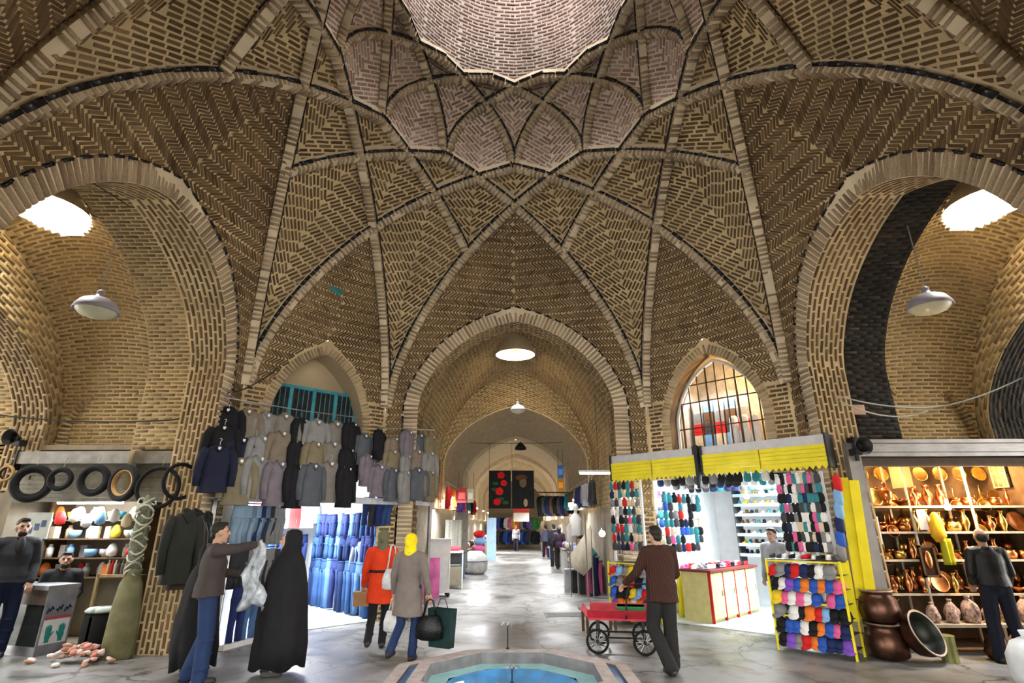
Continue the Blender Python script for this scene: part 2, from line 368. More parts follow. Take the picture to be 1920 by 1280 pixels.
# keep the ceiling's own mesh meaningful: replace by the shell of the small cells
def make_cells():
    P1 = []; P2 = []; P3 = []
    for i in range(12):
        ph = 30 * i
        z = zlev(Z2, Z1, ZA, n=6); s = archS(z); low = z <= Z1
        rl, ql = on_arch(D1, 30, -s); rh, qh = on_arch(D1, 0, s); P1.append(cell(ph, z, 2.83 + (3.27 - 2.83) * s / 1.634, np.where(low, rl, rh), np.where(low, ql, qh)))
        z = zlev(Z3, Z2, Z1, n=8); s = archS(z); low = z <= Z2
        rl, ql = on_arch(D1, 45, -s); rh, qh = on_arch(D1, -15, s); P2.append(cell(ph + 15, z, 2.93 + (4.0 - 2.93) * (s - .758) / (2.83 - .758), np.where(low, rl, rh), np.where(low, ql, qh)))
        if i % 3:
            z = zlev(Z4, Z3, Z2, n=14); s = archS(z); low = z <= Z3
            rl, ql = on_arch(D1, 60, -s); rh, qh = on_arch(D1, -30, s); P3.append(cell(ph, z, 3.27 + (5.66 - 3.27) * (s - 1.634) / (4.9 - 1.634), np.where(low, rl, rh), np.where(low, ql, qh)))
    return P1, P2, P3
P1, P2, P3 = make_cells()
old = ceiling; me0 = old.data
mb = MB()
for p in P1 + P2 + P3:
    for g in p.grids: mb.grid(g)
old.data = mb.mesh('ceiling', True); old.data.materials.append(MORT)
bs = [lay(p, 'bond', tilt=36, py=.078, w=.048, l=.22, px=.24) for p in P1 + P2] + [lay(p, 'bond', tilt=46, py=.078, w=.046, l=.2, px=.22) for p in P3]
put_bricks(bs, BR_TAN, ceiling, 300)
rb = []; tl = []
for i in range(12):
    r, b, t = rib(ceiling, 30 * i, D1, archZ, 2.9 if i % 3 == 1 else 4.9, smin=-2.9 if i % 3 == 2 else -4.9); rb.append(b); tl += t
put_bricks(rb, BR_RIB, ceiling, 0, 'rib_brick', 'rib_brickwork'); put_bricks(tl, TILE_B, ceiling, 0, 'glazed_tile', 'glazed_tile_line')

# ---- the upper star and the dome
Q1 = []; Q2 = []; Q3 = []
for i in range(12):
    ph = 15 + 30 * i
    z = zlev(Y2, Y1, YA, n=5); s = arch2S(z); low = z <= Y1
    rl, ql = on_arch(D2, 30, -s); rh, qh = on_arch(D2, 0, s); Q1.append(cell(ph, z, 2.0 + .31 * s / 1.155, np.where(low, rl, rh), np.where(low, ql, qh)))
    z = zlev(Y3, Y2, Y1, n=9); s = arch2S(z); low = z <= Y2
    rl, ql = on_arch(D2, 45, -s); rh, qh = on_arch(D2, -15, s); Q2.append(cell(ph + 15, z, 2.07 + .76 * (s - .536) / (2.0 - .536), np.where(low, rl, rh), np.where(low, ql, qh)))
    z = zlev(Z1, ZA, Y2, n=9); s1 = archS(np.minimum(z, ZA)); s2 = arch2S(np.maximum(z, Y3)); low = z <= ZA
    rl, ql = on_arch(D1, 15, -s1); rh, qh = on_arch(D2, -30, s2); u = (z - Z1) / (Y2 - Z1); Q3.append(cell(ph, z, 2.93 - .62 * u ** 1.8, np.where(low, rl, rh), np.where(low, ql, qh)))
dome = struct(shell('ceiling_dome', Q1 + Q2 + Q3, MORT_P))
put_bricks([lay(p, 'bond', tilt=36, py=.076, w=.05, l=.22, px=.24) for p in Q1 + Q2 + Q3], BR_PNK, dome, 260)
rb = []; tl = []
for i in range(12):
    r, b, t = rib(dome, 15 + 30 * i, D2, arch2Z, 2.0, width=.15, depth=.12); rb.append(b); tl += t
put_bricks(rb, BR_LGT, dome, 0, 'rib_brick', 'rib_brickwork'); put_bricks(tl, TILE_B, dome, 0, 'glazed_tile', 'glazed_tile_line')
dz = np.linspace(10.05, 13.3, 27); dr = pchip([10.05, 10.9, 11.7, 12.4, 12.95, 13.3], [2.12, 2.1, 2.03, 1.86, 1.62, 1.32])(dz)
dome_p = []
for k in range(16):
    a = RAD(22.5) / 2
    dome_p.append(cell(22.5 * k + 11.25, dz, dr, dr * math.cos(a) + .0, dr * math.sin(a), mg=-.02))
dshell = shell('dome_shell', dome_p, MORT_D, dome)
put_bricks([lay(p, 'bond', py=.082, w=.05, l=.2, px=.22) for p in dome_p], BR_DOME, dshell, 0)
MB().lathe([(1.32, 13.28), (1.3, 13.9), (1.45, 13.9), (1.45, 13.2)], 24, (0, 6.5, 0), cap=False).build('oculus_rim', MORT_P, dome)

# ---------------------------------------------------------------- walls of the crossing
WO, WI, ZS, ZO, ZI = 2.42, 2.12, 4.2, 6.45, 6.15      # big arches: outer and inner half width, spring, outer and inner apex
def wall_cell(phi, zbot=0.):
    z = zlev(zbot, Z4, 6.47, Z3, Z2, n=16); s = archS(z)
    r, q = on_arch(D1, -30, s); r = np.where(z < Z4, 4.9, r); q = np.where(z < Z4, 2.83, q)
    u = np.clip((z - 6.2) / (Z2 - 6.2), 0, 1); rM = 4.9 - (4.9 - 3.27) * u ** 1.35
    s0 = np.clip(pointed(z, WO, ZS, ZO) / np.maximum(np.abs(q), 1e-3), 0, .98); s0 = np.where(z > ZO, 0, s0)
    c = cell(phi, z, rM, r, q, s0); qa = np.abs(q)
    c.face = lambda qq, zz: np.interp(zz, z, rM) + np.minimum(np.abs(qq) / np.maximum(np.interp(zz, z, qa), 1e-3), 1) * (np.interp(zz, z, r) - np.interp(zz, z, rM))
    return c
def arch_curve(w, z0, z1, zb, n=60):
    """points (q, z) of a whole arch from the foot on one side over to the other"""
    t = np.linspace(0, 1, n); q = w * (1 - t ** 1.6); zz = z0 + (z1 - z0) * NORM(q / w)
    k = np.linspace(zb, z0, 12, endpoint=False); Q = np.concatenate([np.full(12, w), q]); Zz = np.concatenate([k, zz])
    return np.concatenate([Q, -Q[::-1][1:]]), np.concatenate([Zz, Zz[::-1][1:]])
def soffit(fn, w, z0, z1, zb, d0, d1):
    """underside of an arch: fn(depth, q, z)->points; x runs into the depth, y along the arch"""
    Q, Zz = arch_curve(w, z0, z1, zb); L = np.concatenate([[0], np.cumsum(np.hypot(np.diff(Q), np.diff(Zz)))])
    P = lambda x, y: fn(np.asarray(x, float), np.interp(y, L, Q), np.interp(y, L, Zz))
    p = Patch(P, lambda x, y: (x >= d0) & (x <= d1) & (y >= 0) & (y <= L[-1]), d0, d1, 0, L[-1])
    xx, yy = np.meshgrid(np.linspace(d0, d1, 3), L); p.grids = [P(xx, yy)]; p.L = L; return p
def vous(fn, w, z0, z1, zb, face, band, pitch=.075, proud=.02):
    """ring of bricks on edge around an arch, on the face at depth `face`"""
    Q, Zz = arch_curve(w, z0, z1, zb, 80); L = np.concatenate([[0], np.cumsum(np.hypot(np.diff(Q), np.diff(Zz)))])
    l = np.arange(.03, L[-1], pitch); q = np.interp(l, L, Q); z = np.interp(l, L, Zz); tq = np.interp(l + .05, L, Q) - np.interp(l - .05, L, Q); tz = np.interp(l + .05, L, Zz) - np.interp(l - .05, L, Zz)
    k = np.hypot(tq, tz); nq, nz = tz / k, -tq / k
    sgn = np.where(nq * q + nz * .3 < 0, -1, 1); nq, nz = nq * sgn, nz * sgn
    C = fn(np.full_like(q, face), q + nq * band / 2, z + nz * band / 2); e = .01
    e1 = fn(np.full_like(q, face), q + nq * e, z + nz * e) - fn(np.full_like(q, face), q - nq * e, z - nz * e); e2 = fn(np.full_like(q, face), q + tq, z + tz) - fn(np.full_like(q, face), q - tq, z - tz)
    inw = fn(np.full_like(q, face - 1), q, z)
    return frames(C, e1, e2, band / 2, pitch * .31, proud, inw)
def band_face(fn, w, z0, z1, w2, z12, zb, face):
    Q, Zz = arch_curve(w, z0, z1, zb); Q2, Zz2 = arch_curve(w2, z0, z12, zb)
    return np.stack([fn(np.full_like(Q, face), Q, Zz), fn(np.full_like(Q, face), Q2, Zz2)], 1)

def big_wall(name, phi, label, m1, mo, soot=False, singles=260, orders=((0, .5),), zig=True):
    p = wall_cell(phi)
    fn = lambda dd, q, z: world(phi, 4.9 + dd, q, z)
    ff_ = lambda dd, q, z: world(phi, p.face(q, z) + dd, q, z)
    d1 = orders[0][1]; fs_ = lambda dd, q, z: world(phi, 4.9 + d1 - (4.9 + d1 - p.face(q, z)) * (1 - dd / d1), q, z)
    w = struct(shell(name, [p], MORT), label)
    if zig:
        up = Patch(p.P, lambda x, y: p.inside(x, y) & (y > 1.95), p.x0, p.x1, 1.9, p.y1); lo = Patch(p.P, lambda x, y: p.inside(x, y) & (y <= 1.93), p.x0, p.x1, 0, 1.93)
        sets = [lay(up, 'zag', px=.15, py=.072, w=.042, th=50), lay(lo, 'bond', py=.085, px=.23, l=.21, w=.055)]
    else: sets = [lay(p, 'bond')]
    # voussoirs and black tile line
    mb = MB().grid(band_face(ff_, WI, ZS, ZI, WO + .04, ZO + .04, 0, 0)); mb.build('arch_band', MORT_R, w)
    put_bricks(sets, BR_TAN, w, singles)
    put_bricks([vous(ff_, WI, ZS, ZI, .5, -.01, WO - WI, pitch=.085)], BR_RIB, w, 0, 'voussoir', 'voussoir_ring')
    put_bricks([vous(ff_, WO, ZS, ZO, 3.4, -.01, .035, pitch=.24)], TILE_B, w, 0, 'glazed_tile', 'glazed_tile_line')
    wI, zI, d = WI, ZI, 0
    for k, (step, depth, bm, mm) in enumerate(orders):
        wI += step; zI += step
        if step:
            g = band_face(fn, wI - step, ZS, zI - step, wI, zI, 2.95, d); MB().grid(g).build('arch_step', mm, w)
        so = soffit(fs_ if k == 0 else fn, wI, ZS, zI, 0 if k == 0 else 2.95, d, d + depth); so.inward = np.array((*CC, 3.)); o = shell('arch_soffit', [so], mm, w)
        a = RAD(phi); so.inward = np.array((CC[0] + (4.9 + d) * math.cos(a), CC[1] + (4.9 + d) * math.sin(a), 3.2))
        so2 = Patch(lambda x, y, P=so.P: P(y, x), lambda x, y, I=so.inside: I(y, x), 0, so.y1, d, d + depth); so2.inward = so.inward
        put_bricks([lay(so2, 'bond', py=.075, px=.24, l=.215, w=.045) if k == 0 else lay(so, 'bond', py=.068, px=.23, l=.21, w=.044)], bm, o, 60 if phi != 90 else 0)
        d += depth
    return w
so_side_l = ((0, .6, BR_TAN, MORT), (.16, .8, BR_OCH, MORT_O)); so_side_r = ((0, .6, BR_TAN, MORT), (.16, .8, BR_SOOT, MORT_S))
wall_front = big_wall('wall_front', 90, 'brick wall above the pointed arch into the long corridor', BR_TAN, MORT, orders=((0, .55, BR_TAN, MORT),), singles=120)
wall_left = big_wall('wall_left', 180, 'brick wall around the big pointed arch beside the tyre stall', BR_TAN, MORT, orders=so_side_l)
wall_right = big_wall('wall_right', 0, 'brick wall around the big pointed arch beside the copper stall', BR_TAN, MORT, orders=so_side_r)
wall_back = big_wall('wall_back', 270, 'brick wall of the fourth arch of the crossing', BR_TAN, MORT, orders=((0, .5, BR_TAN, MORT),), singles=0)

# diagonal walls with a pointed niche
NW, NI, NS, NO, NA = 1.12, .95, 3.75, 5.3, 5.05
def diag_wall(name, phi, label, singles=120, niche=True):
    z = zlev(2.6, Z4, 5.35, Z3, n=12); s = archS(z); r, q = on_arch(D1, -45, s); rw = 5.66 * math.cos(RAD(15)); r = np.where(z < Z4, rw, r); q = np.where(z < Z4, 5.66 * math.sin(RAD(15)), q)
    u = np.clip((z - 5.2) / (Z3 - 5.2), 0, 1); rM = rw - (rw - 4.0) * u ** 1.3
    s0 = np.clip(np.where(z < NO, pointed(z, NW, NS, NO), 0) / np.maximum(np.abs(q), 1e-3), 0, .97); s0 = s0 if niche else 0 * s0
    p = cell(phi, z, rM, r, q, s0); w = struct(shell(name, [p], MORT), label); qa = np.abs(q)
    face = lambda qq, zz: np.interp(zz, z, rM) + np.minimum(np.abs(qq) / np.maximum(np.interp(zz, z, qa), 1e-3), 1) * (np.interp(zz, z, r) - np.interp(zz, z, rM))
    up = Patch(p.P, lambda x, y: p.inside(x, y) & (y > 1.62), p.x0, p.x1, 1.6, p.y1); lo = Patch(p.P, lambda x, y: p.inside(x, y) & (y <= 1.6), p.x0, p.x1, 0, 1.6)
    put_bricks([lay(up, 'zag', px=.14, py=.068, w=.038, th=50), lay(lo, 'bond', py=.082, px=.23, l=.21, w=.055)], BR_TAN, w, singles)
    if not niche: return w
    fn = lambda dd, qq, zz: world(phi, face(qq, zz) + dd, qq, zz)
    fs_ = lambda dd, qq, zz: world(phi, rw + .5 - (rw + .5 - face(qq, zz)) * (1 - dd / .5), qq, zz)
    MB().grid(band_face(fn, NI, NS, NA, NW + .03, NO + .03, 2.6, .0)).build('arch_band', MORT, w)
    put_bricks([vous(fn, NI, NS, NA, 2.6, -.01, NW - NI, pitch=.07)], BR_LGT, w, 0, 'voussoir', 'voussoir_ring')
    so = soffit(fs_, NI, NS, NA, 2.6, 0, .5); shell('niche_reveal', [so], PLASTER if phi > 90 else mat('smoked_plaster', (.14, .1, .06), .9, var=.4, scale=2), w)
    return w
wall_fl = diag_wall('wall_front_left', 135, 'brick wall above the hanging jackets with a pointed niche')
wall_fr = diag_wall('wall_front_right', 45, 'brick wall above the yellow shutters with a pointed niche')
diag_wall('wall_back_left', 225, None, 0, False); diag_wall('wall_back_right', 315, None, 0, False)

# ---------------------------------------------------------------- corridors
def barrel(fn, w, z0, z1, zb, d0, d1, bulge=0, hole=None, n=24):
    """pointed tunnel vault along the depth; bulge lifts the crown in mid bay; hole=(depth, q, radius) leaves a light well open"""
    Q, Zz = arch_curve(w, z0, z1, zb, 70); L = np.concatenate([[0], np.cumsum(np.hypot(np.diff(Q), np.diff(Zz)))])
    def P(x, y):
        q = np.interp(y, L, Q); z = np.interp(y, L, Zz); x = np.asarray(x, float); k = np.clip((z - z0) / (z1 - z0), 0, 1) ** 1.5
        return fn(x, q, z + bulge * k * (1 - np.clip(2 * (x - (d0 + d1) / 2) / (d1 - d0), -1, 1) ** 2))
    def far(x, y): return True if hole is None else np.hypot(np.asarray(x) - hole[0], np.interp(y, L, Q) - hole[1]) > hole[2]
    p = Patch(P, lambda x, y: (x >= d0) & (x <= d1) & (y >= 0) & (y <= L[-1]) & far(x, y), d0, d1, 0, L[-1])
    xs = np.linspace(d0, d1, n); yi = L if hole else L[::2]; xx, yy = np.meshgrid(xs, yi); G = P(xx, yy); mb = MB(); a, b, _ = G.shape
    keep = [(i, j) for i in range(a - 1) for j in range(b - 1) if hole is None or np.hypot((xs[j] + xs[j + 1]) / 2 - hole[0], np.interp((yi[i] + yi[i + 1]) / 2, L, Q) - hole[1]) > hole[2]]
    mb.add(G.reshape(-1, 3), [(i * b + j, i * b + j + 1, (i + 1) * b + j + 1, (i + 1) * b + j) for i, j in keep]); p.mb = mb; p.Lq = (L, Q); return p
def tunnel(name, fn, w, z0, z1, zb, d0, d1, bm, mm, inward, bulge=0, hole=None, singles=0, bricks=True, tilt=0, n=40, flat=False):
    p = barrel(fn, w, z0, z1, zb, d0, d1, bulge, hole, n); o = struct(p.mb.build(name, mm, None, True))
    if bricks:
        q = p if flat else Patch(lambda x, y: p.P(y, x + p.y1 / 2), lambda x, y: p.inside(y, x + p.y1 / 2), -p.y1 / 2, p.y1 / 2, d0, d1); q.inward = np.array(inward)
        put_bricks([lay(q, 'bond', tilt=tilt, py=.066, px=.235, l=.212, w=.043)], bm, o, singles)
    return o
def face_patch(fn, w, z0, z1, w2, z12, zb, face, inward):
    """flat masonry between two arch lines: x runs along the arch, y from the inner to the outer line"""
    Q, Zz = arch_curve(w, z0, z1, zb); Q2, Zz2 = arch_curve(w2, z0, z12, zb); L = np.concatenate([[0], np.cumsum(np.hypot(np.diff(Q), np.diff(Zz)))]); T = np.hypot(Q2 - Q, Zz2 - Zz); tm = T.max()
    def P(x, y): t = np.asarray(y) / np.maximum(np.interp(x, L, T), 1e-3); return fn(np.full(np.shape(t), face), np.interp(x, L, Q) * (1 - t) + np.interp(x, L, Q2) * t, np.interp(x, L, Zz) * (1 - t) + np.interp(x, L, Zz2) * t)
    p = Patch(P, lambda x, y: (x >= 0) & (x <= L[-1]) & (y >= 0) & (y <= np.interp(x, L, T)), 0, L[-1], 0, tm); p.inward = np.array(inward); return p
def end_face(name, fn, w, z0, z1, W2, z02, Z2_, zb, d, mm, parent, bulge=0):
    return MB().grid(band_face(fn, w, z0, z1, W2, Z2_, zb, d)).build(name, mm, parent)
ff = lambda dd, q, z: world(90, 4.9 + dd, q, z)
# first bay of the long corridor, with its light well
bay = tunnel('ceiling_corridor_bay', ff, 2.28, 3.7, 6.35, 2.2, .55, 4.8, BR_OCH, MORT_O, (0, 14, 3), bulge=.45, hole=(3.2, 0, .56), tilt=14)
end_face('bay_end_wall', ff, WI, ZS, ZI, 2.45, 3.7, 6.6, 2.2, .55, MORT_O, bay)
bay_far = MB().grid(band_face(ff, 2.12, 3.55, 5.2, 2.4, 6.9, 2.2, 4.8)).build('bay_far_wall', MORT_O, bay); put_bricks([lay(face_patch(ff, 2.12, 3.55, 5.2, 2.4, 6.9, 2.2, 4.79, (0, 13, 4)), 'bond', tilt=0, py=.066, px=.235, l=.212, w=.043)], BR_OCH, bay_far)
MB().lathe([(.56, 6.35), (.54, 7.7), (.64, 7.7), (.68, 6.5)], 24, (0, 14.6, 0), cap=False).build('light_well', PLASTER, bay)
b2 = tunnel('ceiling_corridor', ff, 2.12, 3.55, 5.2, 2.2, 4.8, 10.6, BR_OCH, mat('corridor_plaster', (.36, .29, .18), .9, var=.2, bump=.3), (0, 18, 3), bricks=False, n=8)
cream = mat('cream_plaster', (.62, .5, .33), .9, var=.12, bump=.3)
MB().grid(band_face(ff, 1.98, 3.5, 5.05, 2.2, 5.3, 2.2, 10.6)).build('arch_face', cream, b2)
for k in range(7):
    d0 = 10.6 + k * 4.6
    if k: MB().grid(band_face(ff, 1.95, 3.4, 4.85, 2.2, 5.4, 2.0, d0)).build('arch_face', cream, b3)
    b3 = tunnel('ceiling_corridor_far', ff, 1.98 if k == 0 else 2.1, 3.5, 5.05 if k == 0 else 5.2, 2.0, d0, d0 + 4.6, BR_OCH, cream, (0, 24, 3), bricks=False, n=6 if k % 2 == 0 else 30, bulge=0 if k == 0 else .3, hole=None if k % 2 == 0 else (d0 + 2.3, 0, .55))
# side corridors
def side_corridor(sx, phi):
    nm = 'left' if sx < 0 else 'right'
    fn = lambda dd, q, z: world(phi, 4.9 + dd, q, z)
    bm, mm = BR_OCH, MORT_O
    o = tunnel('ceiling_bay_' + nm, fn, 2.75, 3.5, 6.45, 3.0, 1.4, 3.1, bm, mm, (sx * 7, 6.5, 3), bulge=.3, hole=(2.25, sx * .5, .56), tilt=0, singles=200, n=50, flat=True)
    MB().grid(band_face(fn, WI + .16, ZS, ZI + .16, 2.78, 6.6, 2.3, 1.4)).build('bay_near_wall', mm, o)
    MB().lathe([(.56, 6.3), (.52, 7.8), (.66, 7.8), (.7, 6.45)], 24, (sx * 7.15, 7.0, 0), cap=False).build('light_well', PLASTER, o)
    # next transverse arch
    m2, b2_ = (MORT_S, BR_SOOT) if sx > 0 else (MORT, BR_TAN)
    MB().grid(band_face(fn, 2.5, 3.4, 5.3, 2.8, 6.6, 2.3, 3.1)).build('transverse_arch_face', mm, o); put_bricks([lay(face_patch(fn, 2.5, 3.4, 5.3, 2.8, 6.6, 2.3, 3.09, (sx * 6.5, 6.5, 4)), 'bond', py=.085, px=.25, l=.225, w=.05)], bm, o)
    so = soffit(fn, 2.5, 3.4, 5.3, 2.3, 3.1, 3.7); s_ = shell('transverse_arch', [so], m2, o)
    so2 = Patch(lambda x, y, P=so.P: P(y, x), lambda x, y, I=so.inside: I(y, x), 0, so.y1, 3.1, 3.7); so2.inward = np.array((sx * 8, 6.5, 3.2)); put_bricks([lay(so2, 'bond', py=.075, px=.24, l=.215, w=.045)], b2_, s_, 0)
    tunnel('ceiling_side_' + nm, fn, 2.75, 3.4, 5.9, 2.3, 3.7, 8.5, bm, mm, (sx * 10, 6.5, 3), bricks=True, n=8, flat=True)
    fy = lambda dd, q, z: np.stack([sx * 7.05 + np.asarray(q, float), 9.235 + np.asarray(dd, float) + 0 * np.asarray(q), np.asarray(z, float) + 0 * np.asarray(q)], -1)
    put_bricks([vous(fy, .72, 3.3, 4.1, 2.98, -.02, .14, pitch=.07, proud=.05)], BR_LGT if sx < 0 else BR_OCH, o, 0, 'voussoir', 'blind_arch_ring')
    return o
side_corridor(-1, 180); side_corridor(1, 0)
# the corridor behind the viewer, open to daylight at its end
fb = lambda dd, q, z: world(270, 4.9 + dd, q, z)
bb = tunnel('ceiling_corridor_near', fb, 2.28, 3.7, 6.35, 0, .5, 4.1, BR_OCH, MORT_O, (0, 0, 3), bulge=.2, flat=True)
end_face('bay_end_wall', fb, WI, ZS, ZI, 2.45, 3.7, 6.6, 0, .5, MORT_O, bb)
# ---------------------------------------------------------------- floor
def floor_mat():
    m = bpy.data.materials.new('worn_concrete'); m.use_nodes = True; N = m.node_tree.nodes; L = m.node_tree.links; b = N['Principled BSDF']
    g = N.new('ShaderNodeNewGeometry')
    def noise(sc, d=5, ds=0):
        n = N.new('ShaderNodeTexNoise'); n.inputs['Scale'].default_value = sc; n.inputs['Detail'].default_value = d; n.inputs['Distortion'].default_value = ds; L.new(g.outputs['Position'], n.inputs['Vector']); return n
    n1 = noise(.55, 6, .6); n2 = noise(3, 6, .4); n3 = noise(45, 3)
    cr = N.new('ShaderNodeValToRGB'); e = cr.color_ramp.elements; e[0].position = .3; e[0].color = (.13, .13, .128, 1); e[1].position = .68; e[1].color = (.27, .268, .26, 1)
    L.new(n1.outputs['Fac'], cr.inputs['Fac'])
    c2 = N.new('ShaderNodeValToRGB'); e = c2.color_ramp.elements; e[0].position = .36; e[0].color = (.62, .6, .58, 1); e[1].position = .5; e[1].color = (1, 1, 1, 1); L.new(n2.outputs['Fac'], c2.inputs['Fac'])
    mx = N.new('ShaderNodeMix'); mx.data_type = 'RGBA'; mx.blend_type = 'MULTIPLY'; mx.inputs[0].default_value = 1; L.new(cr.outputs[0], mx.inputs[6]); L.new(c2.outputs[0], mx.inputs[7])
    vo = N.new('ShaderNodeTexVoronoi'); vo.feature = 'DISTANCE_TO_EDGE'; vo.inputs['Scale'].default_value = .55; wp = N.new('ShaderNodeVectorMath'); wp.operation = 'MULTIPLY_ADD'; wp.inputs[1].default_value = (.5, .5, .5); L.new(n2.outputs['Color'], wp.inputs[0]); L.new(g.outputs['Position'], wp.inputs[2]); L.new(wp.outputs[0], vo.inputs['Vector'])
    ck = N.new('ShaderNodeValToRGB'); e = ck.color_ramp.elements; e[0].position = .004; e[0].color = (.3, .29, .28, 1); e[1].position = .014; e[1].color = (1, 1, 1, 1); L.new(vo.outputs['Distance'], ck.inputs['Fac'])
    n4 = noise(1.4, 5, 1.2); st = N.new('ShaderNodeValToRGB'); e = st.color_ramp.elements; e[0].position = .56; e[0].color = (1, 1, 1, 1); e[1].position = .66; e[1].color = (.62, .55, .45, 1); L.new(n4.outputs['Fac'], st.inputs['Fac'])
    m5 = N.new('ShaderNodeMix'); m5.data_type = 'RGBA'; m5.blend_type = 'MULTIPLY'; m5.inputs[0].default_value = 1; L.new(mx.outputs[2], m5.inputs[6]); L.new(ck.outputs[0], m5.inputs[7])
    m6 = N.new('ShaderNodeMix'); m6.data_type = 'RGBA'; m6.blend_type = 'MULTIPLY'; m6.inputs[0].default_value = 1; L.new(m5.outputs[2], m6.inputs[6]); L.new(st.outputs[0], m6.inputs[7]); mx = m6
    L.new(mx.outputs[2], b.inputs['Base Color'])
    mr = N.new('ShaderNodeMapRange'); mr.inputs['From Min'].default_value = .35; mr.inputs['From Max'].default_value = .65; mr.inputs['To Min'].default_value = .28; mr.inputs['To Max'].default_value = .6; L.new(n1.outputs['Fac'], mr.inputs['Value']); L.new(mr.outputs[0], b.inputs['Roughness'])
    bp = N.new('ShaderNodeBump'); bp.inputs['Strength'].default_value = .25; bp.inputs['Distance'].default_value = .02; L.new(n2.outputs['Fac'], bp.inputs['Height']); L.new(bp.outputs[0], b.inputs['Normal']); return m
FLOOR = floor_mat()
floor = struct(MB().bx(-16, 16, -6, 52, -.2, 0).build('floor', FLOOR), 'worn grey concrete floor of the bazaar')
# ================================================================ rooms and stalls
_cm = {}
def cmat(c, rough=.75, metal=0, **k):
    k.setdefault('spec', .2 if rough > .7 else .4)
    key = (tuple(round(x, 3) for x in c), rough, metal)
    if key not in _cm: _cm[key] = mat('tint_%02d' % len(_cm), c, rough, metal, var=.12, scale=8, **k)
    return _cm[key]
PAL = {'red': (.55, .02, .02), 'blue': (.03, .1, .45), 'black': (.012, .012, .014), 'white': (.75, .75, .73), 'pink': (.7, .12, .3), 'yellow': (.75, .55, .03), 'orange': (.75, .2, .03), 'grey': (.22, .22, .23),
       'navy': (.015, .025, .09), 'violet': (.2, .08, .5), 'green': (.06, .3, .08), 'cream': (.65, .55, .38), 'teal': (.04, .22, .25), 'brown': (.13, .07, .035), 'light blue': (.2, .4, .7), 'dark grey': (.06, .06, .065)}
STEEL = mat('brushed_steel', (.45, .45, .45), .35, 1, var=.15); GALV = mat('galvanised_sheet', (.42, .42, .43), .45, .8, var=.2, scale=3)
DARKM = mat('dark_metal', (.03, .03, .032), .5, .5); WHITEP = mat('white_paint', (.72, .72, .72), .5, var=.08); YEL = mat('yellow_paint', (.78, .66, .02), .45, var=.12, scale=3)
RUBBER = mat('black_rubber', (.006, .006, .0065), .75, var=.4, scale=20, bump=.4); WOODD = mat('dark_wood', (.1, .06, .03), .6, var=.4, scale=5)
WALLG = mat('grimy_wall', (.28, .24, .18), .9, var=.3, scale=2, bump=.3); WALLW = mat('white_board', (.7, .73, .75), .7, var=.06)
TUBE = mat('lamp_tube', (1, 1, 1), .4, emit=22, ecol=(.93, .97, 1)); BULBM = mat('warm_bulb', (1, .8, .5), .4, emit=60, ecol=(1, .72, .38))

def corridor_walls():
    for sx, nm in ((-1, 'left'), (1, 'right')):
        struct(MB().bx(sx * 2.55 - .2, sx * 2.55 + .2, 11.9, 52, 0, 2.3).build('wall_corridor_' + nm, WALLG))
        struct(MB().bx(min(sx * 8.35, sx * 14), max(sx * 8.35, sx * 14), 9.25, 9.5, 0, 3.1).build('wall_side_' + nm, WALLG))
        struct(MB().bx(min(sx * 4.9, sx * 14), max(sx * 4.9, sx * 14), 3.4, 3.75, 0, 3.6).build('wall_near_' + nm, WALLG))
        # masonry behind the jambs, filling the corner between crossing and side bay
        struct(MB().bx(min(sx * 4.97, sx * 5.3), max(sx * 4.97, sx * 5.3), 8.9, 9.28, 0, 3.9).build('wall_pier_' + nm, WALLG))
    struct(MB().bx(-3, 3, 46, 46.3, 0, 6).build('wall_end', cream))
corridor_walls()

class Room:
    """frame of a stall: a to the viewer's right, b into the depth, z up"""
    def __init__(s, phi=None, org=None, rz=0):
        if phi is not None: er = (math.cos(RAD(phi)), math.sin(RAD(phi))); s.org = Vector((CC[0] + 5.467 * er[0], CC[1] + 5.467 * er[1], 0)); s.rz = RAD(phi - 90)
        else: s.org = Vector(org); s.rz = rz
        s.M = Matrix.Translation(s.org) @ Matrix.Rotation(s.rz, 4, 'Z'); s.I = s.M.inverted(); s.A = s.M.to_3x3() @ Vector((1, 0, 0)); s.B = s.M.to_3x3() @ Vector((0, 1, 0))
    def w(s, a, b, z=0): return s.M @ Vector((a, b, z))
    def atb(s, u, v, b): return s.I @ onP(u, v, s.w(0, b), s.B)
    def ata(s, u, v, a): return s.I @ onP(u, v, s.w(a, 0), s.A)
    def atz(s, u, v, z): return s.I @ onZ(u, v, z)
    def thing(s, name, label, cat, a, b, z=0, rz=0, group=None): return thing(name, label, cat, s.w(a, b, z), s.rz + rz, group)
    def put(s, o, a, b, z=0, rz=0): o.location = s.w(a, b, z); o.rotation_euler = (0, 0, s.rz + rz); return o

